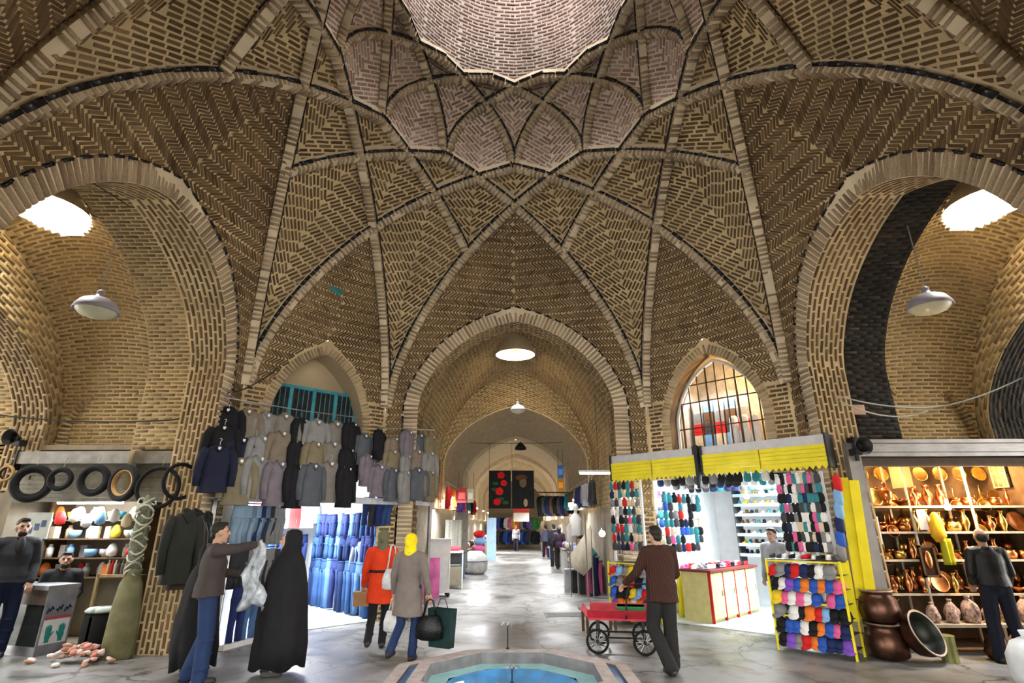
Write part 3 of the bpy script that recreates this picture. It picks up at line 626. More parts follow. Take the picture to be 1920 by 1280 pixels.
RR = Room(45); LR = Room(135); CR = Room(org=(6.72, 8.72, 0)); TR = Room(org=(-6.9, 9.05, 0))
def shellroom(name, R, a0, a1, depth, h, m, fm=None, back=None):
    t = .08; o = None
    for nm, x0, x1, y0, y1, z0, z1, mm in ((name, a0 - t, a1 + t, depth, depth + t, 0, h, back or m), ('wall_side', a0 - t, a0, 0, depth, 0, h, m), ('wall_side', a1, a1 + t, 0, depth, 0, h, m), ('ceiling_panel', a0 - t, a1 + t, -.02, depth, h, h + t, m), ('floor_slab', a0, a1, -.02, depth, 0, .015, fm or m)):
        q = MB().bx(x0, x1, y0, y1, z0, z1).build(nm, mm, o)
        if o is None: o = struct(q); R.put(o, 0, 0)
    return o
SHOPF = mat('pale_shop_floor', (.5, .56, .55), .35, var=.12, scale=2)
shellroom('wall_cap_shop', RR, -1.75, 1.25, 3.3, 2.9, WALLW, SHOPF); shellroom('wall_jeans_shop', LR, -1.25, 1.75, 3.3, 2.9, WALLW, SHOPF)
shellroom('wall_copper_shop', CR, -1.36, 1.34, .95, 2.96, mat('brown_panel', (.16, .1, .055), .7, var=.3)); shellroom('wall_tyre_shop', TR, -1.36, 1.36, .95, 2.96, WALLG)
# the upper room behind each niche
for R, nm, mm, z in ((RR, 'wall_niche_right', mat('niche_back', (.3, .27, .24), .8), 3.02), (LR, 'wall_niche_left', PLASTER, 3.02)):
    o = struct(MB().bx(-1.05, 1.05, 1.5 if R is RR else .5, 1.6 if R is RR else .6, 2.98, 5.3).build(nm, mm)); R.put(o, 0, 0)
    MB().bx(-1.05, 1.05, -.02, 1.6, 2.98, 3.06).build('niche_floor', mm, o)
    if R is RR:
        for x in (-1.05, 1.0): MB().bx(x, x + .05, .5, 1.5, 3, 5.3).build('niche_side', mm, o)
        MB().bx(-1.05, 1.05, .5, 1.6, 5.2, 5.3).build('niche_top', mm, o)

# ---- windows in the niches
def window_left():
    w = struct(bpy.data.objects.new('window_1', None), 'turquoise barred window under a painted arch'); COL.objects.link(w); LR.put(w, 0, .36, 3.06)
    TQ = mat('turquoise_paint', (.05, .3, .38), .5, var=.3); GL = mat('dark_pane', (.02, .024, .03), .12, spec=.8)
    for x in (-.93, -.47, 0, .47, .93): MB().bx(x - .035, x + .035, -.04, .04, 0, 1.3).build('window_frame', TQ, w)
    for z in (0, 1.27): MB().bx(-.95, .95, -.04, .04, z, z + .06).build('window_frame', TQ, w)
    for k in range(4):
        x = -.93 + .465 * k; MB().bx(x + .035, x + .43, -.005, .005, .06, 1.27).build('pane', GL, w)
        for j in (1, 2, 3): MB().tube([(x + .035 + j * .1, -.05, .02), (x + .035 + j * .1, -.05, 1.3)], .007).build('bar', TQ, w)
def window_right():
    w = struct(bpy.data.objects.new('window_2', None), 'open arched window with an iron grille and lit goods behind'); COL.objects.link(w); RR.put(w, 0, .3, 3.06)
    IR = mat('rusty_iron', (.09, .055, .03), .6, .4, var=.4)
    def top(x): return NS - 3.06 + (NA - .1 - NS) * float(NORM(abs(x) / .93)) if abs(x) < .93 else .6
    for k in range(9):
        x = -.8 + .2 * k; MB().tube([(x, 0, 0), (x, 0, top(x))], .014 if k % 3 else .022).build('bar', IR, w)
    for z in (.55, 1.08, 1.45):
        xx = .9 if z < 1 else (.8 if z < 1.2 else .6); MB().tube([(-xx, 0, z), (xx, 0, z)], .014).build('bar', IR, w)
    pts = [(-.93, 0, 0)] + [(x, 0, top(x)) for x in np.linspace(-.92, .92, 25)] + [(.93, 0, 0)]
    MB().tube(pts, .035, 6).build('window_frame', WHITEP, w)
window_left(); window_right()
# stored goods behind the right window
cols = ['grey', 'dark grey', 'cream', 'brown', 'red', 'light blue']
for k in range(5):
    for j in range(5):
        c = cols[(k * 3 + j * 2) % 6]
        o = tag(MB().box((0, 0, .12), (.2, .22, .24)).box((0, -.112, .12), (.12, .006, .08)).build('storage_box', cmat(PAL[c])), f'{c} box in the {ordinal(j)} layer, {ordinal(k)} pile from the left behind the grille', 'box', 'boxes behind the arched grille'); RR.put(o, -.78 + .24 * k, .98 + .02 * j, 3.06 + .245 * j)
for k in range(3):
    o = tag(MB().lathe([(.09, 0), (.1, .3), (.08, .7), (.06, .75)], 12).build('cloth_roll', cmat((.7, .7, .72))), f'white upright roll, {ordinal(k)} from the left behind the arched grille', 'roll', 'white rolls behind the grille'); RR.put(o, .12 + .21 * k, .62, 3.06)
bulb('window_lamp_light', RR.w(.55, .75, 4.55), 55, (1, .62, .22), .08)
o = tag(MB().ball((0, 0, 0), .06).tube([(0, 0, .05), (0, 0, .5)], .008).build('window_bulb', BULBM), 'bare warm bulb hanging behind the arched grille', 'bulb'); RR.put(o, .55, .9, 4.55)
area('window_tube_light', RR.w(-.4, .8, 4.6), .5, 18, (.9, .95, 1), (0, 0, 0), 'SQUARE')

# ================================================================ goods
def grille_mat(): return STEEL
def make_pack():
    mb = MB(); mb.lathe([(.03, -.02), (.055, .0), (.06, .05), (.05, .1), (.03, .12)], 8, sx=1, sy=.35); mb.box((0, .0, .14), (.05, .012, .04)); return mb.mesh('pack', True)
def make_cap():
    mb = MB(); mb.lathe([(.095, 0), (.098, .03), (.085, .08), (.05, .112), (.008, .122)], 14, sy=1.1); mb.ball((0, 0, .123), .011, 6, 4)
    v = []; n = 9
    for r in (.0, 1.):
        for i in range(n):
            t = math.pi * (.12 + .76 * i / (n - 1)); v.append((.095 * math.cos(t) * (1 + .05 * r), -.1 * math.sin(t) - .085 * r * math.sin(t) ** .7, .012 - .02 * r + .012 * math.cos(2 * t) * r))
    v2 = [(x, y, z - .008) for x, y, z in v]
    f = [(i, i + 1, n + i + 1, n + i) for i in range(n - 1)]; f += [(2 * n + n + i, 2 * n + n + i + 1, 2 * n + i + 1, 2 * n + i) for i in range(n - 1)] + [(n + i, n + i + 1, 3 * n + i + 1, 3 * n + i) for i in range(n - 1)]
    mb.add(v + v2, f); return mb.mesh('cap', True)
def make_shoe():
    mb = MB(); mb.lathe([(.045, 0), (.05, .015), (.046, .02)], 12, sx=.8, sy=2.4); mb.ball((0, -.045, .03), (.034, .06, .03), 10, 6); mb.lathe([(.032, .02), (.034, .055), (.03, .065)], 10, c=(0, .06, 0), sy=1.3); return mb.mesh('shoe', True)
PACK, CAP, SHOE = make_pack(), make_cap(), make_shoe()
PN = list(PAL)
def rows_of(R, name, me, place, rows, cols, pal, label, cat, group, jit=.006, scale=1., skip=0., tilt=0.):
    """a goods display: place(i, j)->(a, b, z); one object each"""
    n = 0
    for i in range(rows):
        for j in range(cols):
            if RNG.random() < skip: continue
            c = pal[RNG.integers(len(pal))]; a, b, z = place(i, j)
            o = obj(name, me, cmat(PAL[c])); R.put(o, a + RNG.uniform(-jit, jit), b, z, RNG.uniform(-.25, .25)); s = scale * RNG.uniform(.9, 1.1); o.scale = (s, s, s); o.rotation_euler.x = tilt
            tag(o, label.format(c=c, i=ordinal(i), j=ordinal(j)), cat, group); n += 1
    return n

def yellow_shutters():
    zt = 3.06
    for (u0, u1, lab) in ((1145, 1305, 'shorter yellow shutter hood at the corridor corner'), (1316, 1545, 'longer yellow shutter hood above the cap display')):
        a0 = RR.atb(u0, 855, -.73).x; a1 = RR.atb(u1, 850 if u1 < 1400 else 826, -.73).x; L = a1 - a0
        t = RR.thing('shutter_hood', lab, 'shutter', a0, -.73, 2.58, group='yellow roller shutter hoods')
        MB().bx(0, L, .02, .36, .33, .5).build('roll_casing', mat('pale_casing', (.5, .5, .52), .5, .3, var=.12), t)
        for k in range(5): MB().bx(0, L, -.01 + .004 * (k % 2), .03, .065 * k + .03, .065 * k + .091).build('slat', YEL, t)
        n = int(L / .09); vv = []; mb = MB()
        for k in range(n): mb.add([(L * k / n, 0, .03), (L * (k + 1) / n, 0, .03), (L * (k + .5) / n, 0, -.03)] + [(L * k / n, .01, .03), (L * (k + 1) / n, .01, .03), (L * (k + .5) / n, .01, -.03)], [(0, 2, 1), (3, 4, 5), (0, 3, 5, 2), (1, 2, 5, 4)])
        mb.build('valance', YEL, t); MB().bx(L * .5 - .006, L * .5 + .006, -.02, 0, .03, .35).build('seam_bar', cmat((.3, .25, .02)), t)
        MB().bx(-.03, 0, -.02, .38, 0, .52).build('end_plate', DARKM, t); MB().bx(L, L + .03, -.02, .38, 0, .52).build('end_plate', DARKM, t)
    p = RR.atb(1311, 905, -.73); t = tag(MB().bx(-.03, .03, -.03, .03, 2.35, 3.12).bx(-.05, .05, -.05, .02, 2.95, 3.1).build('bracket_post', DARKM), 'dark bracket between the two yellow shutter hoods', 'bracket'); RR.put(t, p.x, -.73)
yellow_shutters()

def display_panel(nm, lab, u0, u1, v0, v1, b):
    p0 = RR.atb(u0, v0, b); p1 = RR.atb(u1, v1, b); a0, a1, z1, z0 = p0.x, p1.x, p0.z, p1.z
    t = RR.thing('wire_grid', lab, 'display', a0, b + .05, z0, group='wire display grids of the cap stall'); L = a1 - a0; H = z1 - z0
    n = max(3, int(L / .12))
    for k in range(n + 1): MB().tube([(L * k / n, 0, 0), (L * k / n, 0, H)], .005, 4).build('wire', WHITEP, t)
    for k in range(int(H / .15) + 1): MB().tube([(0, 0, .15 * k), (L, 0, .15 * k)], .004, 4).build('wire', WHITEP, t)
    for x in (0, L): MB().bx(x - .02, x + .02, -.015, .025, -z0 + .0, H).build('upright', WHITEP, t)
    return a0, a1, z0, z1
ALLC = ['red', 'black', 'white', 'black', 'teal', 'grey', 'navy', 'teal', 'black', 'dark grey', 'white', 'cream', 'dark grey', 'pink']
DK = ['black', 'dark grey', 'navy', 'black', 'teal', 'grey', 'white']
a0, a1, z0, z1 = display_panel('l', 'wire grid of small packs at the corridor end of the cap stall', 1143, 1208, 902, 1042, -.66)
rows_of(RR, 'accessory_pack', PACK, lambda i, j: (a0 + .05 + (a1 - a0 - .1) * j / 6, -.68, z1 - .16 - (z1 - z0 - .1) * i / 8), 8, 7, ALLC, '{c} pack, {i} row, {j} from the left, on the grid nearest the corridor', 'pack', 'packs on the grid nearest the corridor', scale=.95)
b0, b1, y0, y1 = display_panel('r', 'tall wire grid of small packs above the cap rack', 1452, 1566, 888, 1042, -.70)
rows_of(RR, 'accessory_pack', PACK, lambda i, j: (b0 + .05 + (b1 - b0 - .1) * j / 10, -.72, y1 - .16 - (y1 - y0 - .08) * i / 8), 8, 11, ALLC + ['pink', 'white'], '{c} pack, {i} row, {j} from the left, on the grid above the rack', 'pack', 'packs on the grid above the cap rack', scale=.95)
# cap racks
def cap_rack(lab, u0, u1, vtop, b, rows, cols, where, frame):
    p0 = RR.atb(u0, vtop, b); p1 = RR.atb(u1, vtop, b); L = p1.x - p0.x; H = p0.z
    t = RR.thing('cap_rack', lab, 'rack', p0.x, b, 0, group='cap racks'); m = frame
    for x in (0, L):
        for y in (0, .38): MB().bx(x - .014, x + .014, y - .014, y + .014, 0, H - .02 * (y == 0) * 0).build('leg', m, t)
    for i in range(rows + 1):
        z = H - (H - .12) * i / rows
        MB().bx(0, L, .01, .03, z - .034, z - .012).build('rail', m, t); MB().bx(0, L, .02, .38, z - .006, z).build('shelf', DARKM, t)
    pal = ['red', 'blue', 'black', 'white', 'pink', 'orange', 'grey', 'navy', 'violet', 'light blue', 'red', 'blue', 'black', 'yellow']
    dz = (H - .12) / rows
    rows_of(RR, 'cap', CAP, lambda i, j: (p0.x + .08 + (L - .16) * j / (cols - 1), b + .08, H - dz * (i + 1) + .012), rows, cols, pal, '{c} cap, {i} row, {j} from the left, on the ' + where, 'cap', 'caps on the ' + where, jit=.012, scale=.92, skip=.06, tilt=.25)
cap_rack('yellow framed cap rack standing in front of the cap stall', 1436, 1572, 1047, -1.05, 6, 9, 'yellow cap rack', YEL)
cap_rack('cap rack behind the red handcart', 1140, 1212, 1052, -.78, 5, 6, 'rack behind the handcart', YEL)
# packs along the top of the yellow rack
p0 = RR.atb(1436, 1047, -1.05); p1 = RR.atb(1572, 1047, -1.05)
rows_of(RR, 'shoe', SHOE, lambda i, j: (p0.x + .06 + (p1.x - p0.x - .12) * j / 9, -.95, p0.z + .012), 1, 10, ['black', 'white', 'dark grey', 'red'], '{c} slipper on top of the yellow cap rack, {j} from the left', 'slipper', 'slippers on top of the yellow cap rack')
# inside: shelves of slippers along the left wall above the counter, socks hung from the front rail
def inner_display():
    W0 = -1.5
    t = RR.thing('shelf_unit', 'stepped display shelves of slippers at the back of the cap stall', 'shelf', -.95, 2.55, 0)
    for i in range(7):
        z = 1.12 + .21 * i; MB().bx(0, 2.0, 0, .34 - .02 * i, z - .02, z).build('shelf', cmat((.05, .07, .08)), t); MB().bx(0, 2.0, -.012, 0, z - .05, z + .015).build('shelf_edge', cmat((.3, .42, .5)), t)
    MB().bx(-.02, 0, 0, .36, 0, 2.6).build('side_panel', cmat((.05, .05, .05)), t); MB().bx(2.0, 2.02, 0, .36, 0, 2.6).build('side_panel', cmat((.05, .05, .05)), t)
    rows_of(RR, 'slipper', SHOE, lambda i, j: (-.87 + 1.85 * j / 15, 2.68, 1.12 + .21 * i), 7, 16, DK + ['yellow', 'cream', 'brown'], '{c} slipper, {i} shelf up, {j} from the left, in the cap stall', 'slipper', 'slippers on the back shelves', jit=.01, tilt=.35)
    rows_of(RR, 'hanging_sock', PACK, lambda i, j: (-1.35 + 2.45 * j / 15 + .05 * i, .1 + .55 * i, 2.5 - .04 * i), 3, 16, DK, '{c} sock pack, {i} hanging row, {j} from the left, under the yellow hoods', 'socks', 'sock packs hung under the yellow hoods', scale=1.35)
    r = RR.thing('hanging_rail', 'steel rails under the yellow hoods carrying sock packs', 'rail', 0, 0, 0)
    for i in range(3): MB().tube([(-1.6, .12 + .55 * i, 2.72 - .04 * i), (1.2, .12 + .55 * i, 2.72 - .04 * i)], .01).build('rail', STEEL, r)
    # counter of pale yellow cupboards with red edges, running into the shop
    c = RR.thing('counter', 'pale yellow counter with red edging inside the cap stall', 'counter', -.62, .25, 0)
    for k in range(4):
        d = MB().bx(.0, .045, .52 * k + .03, .52 * k + .5, .08, .86).build('door', mat('pale_yellow_laminate', (.62, .56, .24), .5, var=.08), c); MB().bx(.045, .06, .52 * k + .42, .52 * k + .45, .45, .55).build('handle', STEEL, d)
        MB().bx(.0, .052, .52 * k - .01, .52 * k + .02, .0, .88).build('red_edge', cmat((.4, .02, .02)), c)
    MB().bx(-.55, 0, 0, 2.1, 0, .88).build('carcass', cmat((.5, .45, .2)), c); MB().bx(-.6, .08, -.04, 2.14, .88, .92).build('worktop', cmat((.15, .03, .03)), c)
    rows_of(RR, 'boxed_pair', SHOE, lambda i, j: (-.62 - .12 - .2 * i, .35 + 1.9 * j / 11, .925), 3, 12, ['red', 'white', 'black', 'white', 'grey', 'pink'], '{c} slipper, {i} line, {j} from the front, on the yellow counter', 'slipper', 'slippers on the yellow counter', jit=.01, scale=1.1)
    # side wall packs
    rows_of(RR, 'side_pack', PACK, lambda i, j: (-1.68, .35 + 1.9 * j / 9, 1.2 + .17 * i), 7, 10, ALLC + ['teal', 'black', 'white', 'dark grey', 'blue'], '{c} pack, {i} row up, {j} from the front, on the wall above the counter', 'pack', 'packs on the side wall above the counter', scale=1.2)
    rows_of(RR, 'side_pack', PACK, lambda i, j: (1.18, .5 + 2.2 * j / 9, 1.0 + .17 * i), 8, 10, ['white', 'grey', 'teal', 'cream', 'light blue'], '{c} pack, {i} row up, {j} from the front, on the wall behind the shopkeeper', 'pack', 'packs on the wall behind the shopkeeper', scale=1.2)
inner_display()
def tube_lamp(R, a, b, z, L, lab, power, rz=0, col=(.93, .97, 1)):
    t = R.thing('tube_lamp', lab, 'lamp', a, b, z, rz, 'fluorescent tubes'); MB().tube([(-L / 2, 0, 0), (L / 2, 0, 0)], .022, 8).build('tube', TUBE, t); MB().bx(-L / 2 - .03, L / 2 + .03, -.03, .03, .025, .07).build('fitting', WHITEP, t)
    if power: area('tube_light', R.w(a, b, z - .06), .6, power, col, (0, 0, R.rz + rz), 'SQUARE')
tube_lamp(RR, .35, 1.3, 2.62, 1.0, 'bright tube over the middle of the cap stall', 75); tube_lamp(RR, .5, 2.2, 2.35, .9, 'bright tube at the back right of the cap stall', 50)
for (u, v, b, lab) in ((1190, 940, -.25, 'round lamp glowing between packs nearest the corridor'), (1236, 945, .4, 'round lamp glowing behind the cart pusher'), (1400, 930, .9, 'large round lamp glowing over the shop counter'), (1428, 925, .9, 'round lamp glowing beside the shopkeeper')):
    p = RR.atb(u, v, b); o = tag(MB().ball((0, 0, 0), .055, 12, 8).lathe([(.02, .05), (.025, .1), (.01, .11)], 8).build('globe_lamp', mat('globe_glow', (1, 1, 1), .4, emit=30, ecol=(.95, .98, 1)), None, True), lab, 'lamp', 'globe lamps of the cap stall'); RR.put(o, p.x, b, p.z)
    bulb('globe_light', RR.w(p.x, b - .12, p.z), 14, (.95, .98, 1))
# yellow cloth, plastic bag, yellow strips
def drape(name, lab, cat, R, a, b, zt, zb, w, m, folds=5, amp=.03, rz=0, taper=1.1):
    n, k = 25, 9; G = np.zeros((k, n, 3)); 
    for i in range(k):
        t = i / (k - 1)
        for j in range(n):
            s = j / (n - 1) - .5; G[i, j] = (s * w * (1 + (taper - 1) * t), amp * (0.3 + t) * math.sin(2 * math.pi * folds * (s + .5) + 1.3 * t) + .02 * math.sin(9 * s), zt + (zb - zt) * t)
    mb = MB().grid(G); o = mb.build(name, m, None, True); md = o.modifiers.new('thickness', 'SOLIDIFY'); md.thickness = .012; tag(o, lab, cat); R.put(o, a, b, 0, rz); return o
p = RR.atz(1293, 1160, 0); drape('yellow_cloth', 'yellow cloth hanging from the end of the counter', 'cloth', RR, p.x - .02, p.y - .05, .86, .03, .34, YEL, 3, .05)
o = tag(MB().lathe([(.02, .0), (.09, .04), (.12, .16), (.09, .3), (.03, .4), (.045, .46)], 12, sy=.6).build('carrier_bag', mat('thin_plastic', (.6, .62, .62), .3, var=.15), None, True), 'pale plastic bag hanging beside the yellow cloth', 'bag'); RR.put(o, p.x + .2, p.y - .12, .38)
for k, (u0, v0, u1, v1) in enumerate(((1580, 895, 1622, 1160), (1600, 900, 1640, 1165), (1574, 1040, 1602, 1165))):
    A = onY(u0, v0, 8.5 - .03 * k); B = onY(u1, v1, 8.46 - .03 * k); w = .075
    o = MB().prism([(-w, -.012), (w, -.012), (w, .012), (-w, .012)], lambda x, y: (A.x + x, A.y + y, A.z), lambda x, y: (B.x + x, B.y + y, B.z)).build('yellow_post', YEL); tag(o, ['yellow folded shutter strip beside the pack grid', 'yellow folded shutter strip against the grey post', 'short yellow strip behind the cap rack'][k], 'strip', 'yellow strips beside the cap rack')
A = onY(1588, 862, 8.9); o = tag(MB().bx(-.09, .09, 0, .16, 0, 2.95).bx(-.1, .1, -.01, .17, 2.2, 2.75).build('grey_post', GALV), 'grey metal post between the cap stall and the copper stall', 'post'); o.location = (5.28, 8.5, 0)
for k in range(6):
    c = ['red', 'light blue', 'light blue', 'navy', 'blue', 'grey'][k]; p = onY(1570 + k * 1.5, 905 + 26 * k, 8.42)
    o = tag(MB().lathe([(.03, -.14), (.07, -.1), (.075, .05), (.04, .12)], 10, sy=.4).build('cloth_pack', cmat(PAL[c]), None, True), f'{c} cloth pack, {ordinal(k)} from the top, hung on the edge of the pack grid', 'pack', 'cloth packs on the edge of the grid'); o.location = p

# ================================================================ copper stall
COP = mat('copper', (.62, .24, .09), .28, 1, var=.35, scale=9, objvar=.35); BRASS = mat('brass', (.65, .42, .12), .28, 1, var=.3, scale=9, objvar=.25); OLDCOP = mat('tarnished_copper', (.1, .05, .035), .36, .9, var=.4, scale=6); TIN = mat('tinned_inside', (.05, .055, .05), .45, .8)
def vessel(kind):
    mb = MB()
    if kind == 'pot': mb.lathe([(.06, 0), (.1, .02), (.115, .08), (.1, .13), (.085, .14), (.1, .15)], 16); mb.tube([(.1, 0, .1), (.15, 0, .12), (.14, 0, .06), (.1, 0, .05)], .008, 5)
    elif kind == 'pitcher': mb.lathe([(.05, 0), (.055, .015), (.03, .03), (.085, .1), (.075, .17), (.03, .23), (.035, .3), (.045, .31)], 16); mb.tube([(.035, 0, .28), (.1, 0, .26), (.11, 0, .16), (.075, 0, .12)], .008, 5); mb.tube([(-.07, 0, .13), (-.12, 0, .19), (-.13, 0, .25)], [.016, .01, .007], 6)
    elif kind == 'bowl': mb.lathe([(.04, 0), (.045, .02), (.11, .07), (.13, .1), (.135, .1), (.11, .065), (.03, .025)], 16)
    elif kind == 'vase': mb.lathe([(.045, 0), (.03, .03), (.07, .12), (.06, .2), (.022, .27), (.04, .33), (.05, .34)], 14)
    elif kind == 'plate': mb.lathe([(.0, .0), (.08, .005), (.14, .02), (.15, .03), (.14, .025), (.08, .012)], 20, R=Matrix.Rotation(1.35, 3, 'X')); mb.v[-1] = mb.v[-1] + np.array((0, 0, .15))
    elif kind == 'samovar': mb.lathe([(.07, 0), (.06, .03), (.03, .05), (.09, .12), (.1, .22), (.06, .28), (.03, .3), (.035, .36), (.012, .4)], 16); mb.tube([(-.09, 0, .13), (-.13, 0, .12)], .01, 6); mb.tube([(.09, 0, .22), (.13, 0, .26), (.13, 0, .18), (.09, 0, .15)], .008, 5)
    elif kind == 'pan': mb.lathe([(.09, 0), (.1, .03), (.105, .05), (.095, .045), (.085, .01)], 16, R=Matrix.Rotation(1.3, 3, 'X')); mb.tube([(0, 0, .08), (0, -.02, .34)], [.012, .009], 6)
    return mb.mesh(kind, True)
VES = {k: vessel(k) for k in ('pot', 'pitcher', 'bowl', 'vase', 'plate', 'samovar', 'pan')}
def lumpy(seed, r, h):
    """an irregular bundle tied in plastic"""
    g = np.random.default_rng(seed); n, m = 18, 12; v = []; ph = g.uniform(0, 6.3, 6)
    for i in range(m + 1):
        t = i / m; rr = r * (.75 + .35 * math.sin(math.pi * min(1, t * 1.25))) * (1 if t < .8 else 1 - 3.2 * (t - .8))
        for k in range(n): a = 2 * math.pi * k / n; f = 1 + .13 * math.sin(3 * a + ph[0] + 4 * t) + .1 * math.sin(5 * a + ph[1] - 7 * t) + .06 * math.sin(9 * a + ph[2] + 11 * t); v.append((rr * f * math.cos(a), rr * f * .9 * math.sin(a), h * t))
    mb = MB().add(v, [(i * n + k, i * n + (k + 1) % n, (i + 1) * n + (k + 1) % n, (i + 1) * n + k) for i in range(m) for k in range(n)] + [tuple(range(n))[::-1], tuple(range(m * n, m * n + n))]); mb.lathe([(r * .25, h * .97), (r * .4, h * 1.12)], 10); return mb
def copper_stall():
    t = CR.thing('shutter_box', 'ribbed grey roller shutter casing over the copper stall', 'shutter', -1.4, -.18, 2.72)
    MB().lathe([(.15, 0), (.15, 2.78)], 14, R=Matrix.Rotation(math.pi / 2, 3, 'Y')).build('shutter_roll', GALV, t, loc=(0, .1, .13))
    for k in range(4): MB().bx(0, 2.78, -.07 + .012 * k, -.02, .02 + .07 * k, .075 + .07 * k).build('slat', GALV, t)
    MB().bx(0, 2.78, -.03, .05, -.13, -.005).build('bottom_bar', cmat((.1, .075, .06)), t); MB().bx(-.04, 0, -.1, .28, -.05, .32).build('end_plate', DARKM, t); MB().bx(2.78, 2.82, -.1, .28, -.05, .32).build('end_plate', DARKM, t)
    f = CR.thing('display_shelving', 'white metal shelf frame filling the copper stall', 'shelf', 0, 0, 0); FR = mat('cream_metal', (.55, .48, .38), .5)
    for x in (-1.38, -.55, .42, 1.38):
        for y in (.08, .55): MB().bx(x - .014, x + .014, y - .014, y + .014, .0, 2.7).build('upright', FR, f)
    for z in (.75, 1.22, 1.62, 2.0):
        MB().bx(-1.4, 1.4, .06, .09, z - .02, z + .012).build('rail', FR, f); MB().bx(-1.4, 1.4, .08, .9, z - .015, z).build('shelf', cmat((.3, .17, .08)), f)
    kinds = list(VES); nm = {'pot': 'pot', 'pitcher': 'pitcher', 'bowl': 'bowl', 'vase': 'vase', 'plate': 'plate', 'samovar': 'samovar', 'pan': 'long-handled pan'}
    for i, (z, n) in enumerate(((2.005, 12), (1.625, 13), (1.225, 12), (.755, 11))):
        for row in (0, 1):
            for j in range(n):
                k = kinds[RNG.integers(len(kinds))] if row == 0 else ['plate', 'vase', 'pitcher', 'samovar', 'pot'][RNG.integers(5)]; mt = COP if RNG.random() < .75 else BRASS; a = -1.28 + 2.56 * (j + .25 + .5 * row) / n
                o = obj(k if k != 'pan' else 'saucepan', VES[k], mt); s = RNG.uniform(.75, 1.0); CR.put(o, a, .2 + .38 * row, z + .003, RNG.uniform(0, 6.3) if k not in ('plate', 'pan') else RNG.uniform(-.3, .3)); o.scale = (s, s, s)
                tag(o, f"{'copper' if mt is COP else 'brass'} {nm[k]}, {ordinal(j)} from the left, {['front', 'rear'][row]} line, {['top', 'second', 'third', 'lowest'][i]} shelf of copperware", k, 'copperware on the shelves')
    # goods hung from the top rail
    for j in range(8):
        o = obj('hanging_tray', VES['plate'], BRASS if j % 3 else COP); CR.put(o, -1.2 + .33 * j, .62, 2.42); o.scale = (.8, .8, .8); tag(o, f'metal tray, {ordinal(j)} from the left, hung high in the copper stall', 'tray', 'trays hung at the back')
    # cards
    for (u0, v0, u1, v1, lab) in ((1717, 955, 1742, 993, 'white price card hanging in the copper stall'), (1630, 968, 1656, 1020, 'white card leaning by the grey post of the copper stall')):
        A = CR.atb(u0, v0, .02); B = CR.atb(u1, v1, .02); o = tag(MB().bx(min(A.x, B.x), max(A.x, B.x), -.004, .004, B.z, A.z).build('price_card', cmat((.9, .85, .85))), lab, 'card', 'white cards'); CR.put(o, 0, .02)
    A = CR.atb(1755, 985, -.02); o = tag(MB().lathe([(.02, .2), (.06, .16), (.1, .0), (.115, -.15), (.06, -.24)], 12, sy=.6).build('yellow_bag', mat('amber_plastic', (.75, .42, .02), .35, var=.2), None, True), 'amber plastic bag hanging in the middle of the copper stall', 'bag'); CR.put(o, A.x, -.03, A.z)
    A = CR.atb(1772, 1025, -.02); drape('yellow_towel', 'yellow-green cloth hanging below the amber bag', 'cloth', CR, A.x, -.05, A.z + .12, A.z - .25, .13, cmat((.5, .5, .03)), 2, .02)
    A = CR.atb(1718, 1022, -.0); B = CR.atb(1762, 1082, 0); r = CR.thing('framed_relief', 'dark framed copper relief leaning on the shelf', 'picture', (A.x + B.x) / 2, -.02, B.z); w, h = (B.x - A.x) / 2, A.z - B.z
    MB().bx(-w, w, 0, .02, 0, h).build('panel', OLDCOP, r)
    for q in ((-w, -w + .03, 0, h), (w - .03, w, 0, h), (-w, w, 0, .03), (-w, w, h - .03, h)): MB().bx(q[0], q[1], -.02, .025, q[2], q[3]).build('frame', WOODD, r)
    MB().ball((0, -.005, h * .55), (w * .5, .02, h * .28)).build('relief', COP, r, True)
    o = tag(MB().ball((0, 0, 0), .05, 10, 7).lathe([(.018, .045), (.02, .1), (.01, .12)], 8).build('light_bulb', BULBM, None, True), 'glaring bare bulb in the copper stall', 'bulb'); A = CR.atb(1777, 950, -.06); CR.put(o, A.x, -.06, A.z)
    bulb('copper_light', CR.w(A.x, -.14, A.z), 38, (1, .62, .27), .05)
    bulb('copper_light', CR.w(.9, .3, 2.55), 22, (1, .6, .25), .05); bulb('copper_light', CR.w(-.9, .35, 2.55), 14, (1, .6, .25), .05)
    area('copper_low_light', CR.w(.3, -.3, 2.5), .5, 20, (1, .68, .35), (0.5, 0, 0), 'SQUARE')
    # low bench with wrapped goods
    t = CR.thing('low_bench', 'low wooden bench in front of the copper shelves', 'bench', -.9, -.28, 0); MB().bx(0, 2.1, 0, .32, .36, .4).build('bench_top', cmat((.35, .3, .22)), t)
    for x in (.03, 2.03):
        for y in (.02, .27): MB().bx(x, x + .04, y, y + .03, 0, .36).build('leg', WOODD, t)
    PL = mat('clear_wrap', (.38, .26, .22), .2, var=.7, scale=22)
    for k in range(7):
        o = tag(lumpy(k, .11, .3).build('wrapped_bundle', PL, None, True), f'shiny plastic wrapped bundle, {ordinal(k)} from the left on the low bench', 'bundle', 'wrapped bundles on the bench'); CR.put(o, -.72 + .27 * k, -.13, .402, k); s = .8 + .25 * ((k * 7) % 3) / 2; o.scale = (s * .9, s * .9, s)
    for k in range(5):
        o = tag(lumpy(k + 9, .13, .34).build('wrapped_pot', PL if k % 2 else OLDCOP, None, True), f'wrapped pot, {ordinal(k)} from the left on the floor under the bench', 'pot', 'wrapped pots on the floor'); CR.put(o, -.2 + .33 * k, -.48, 0, k)
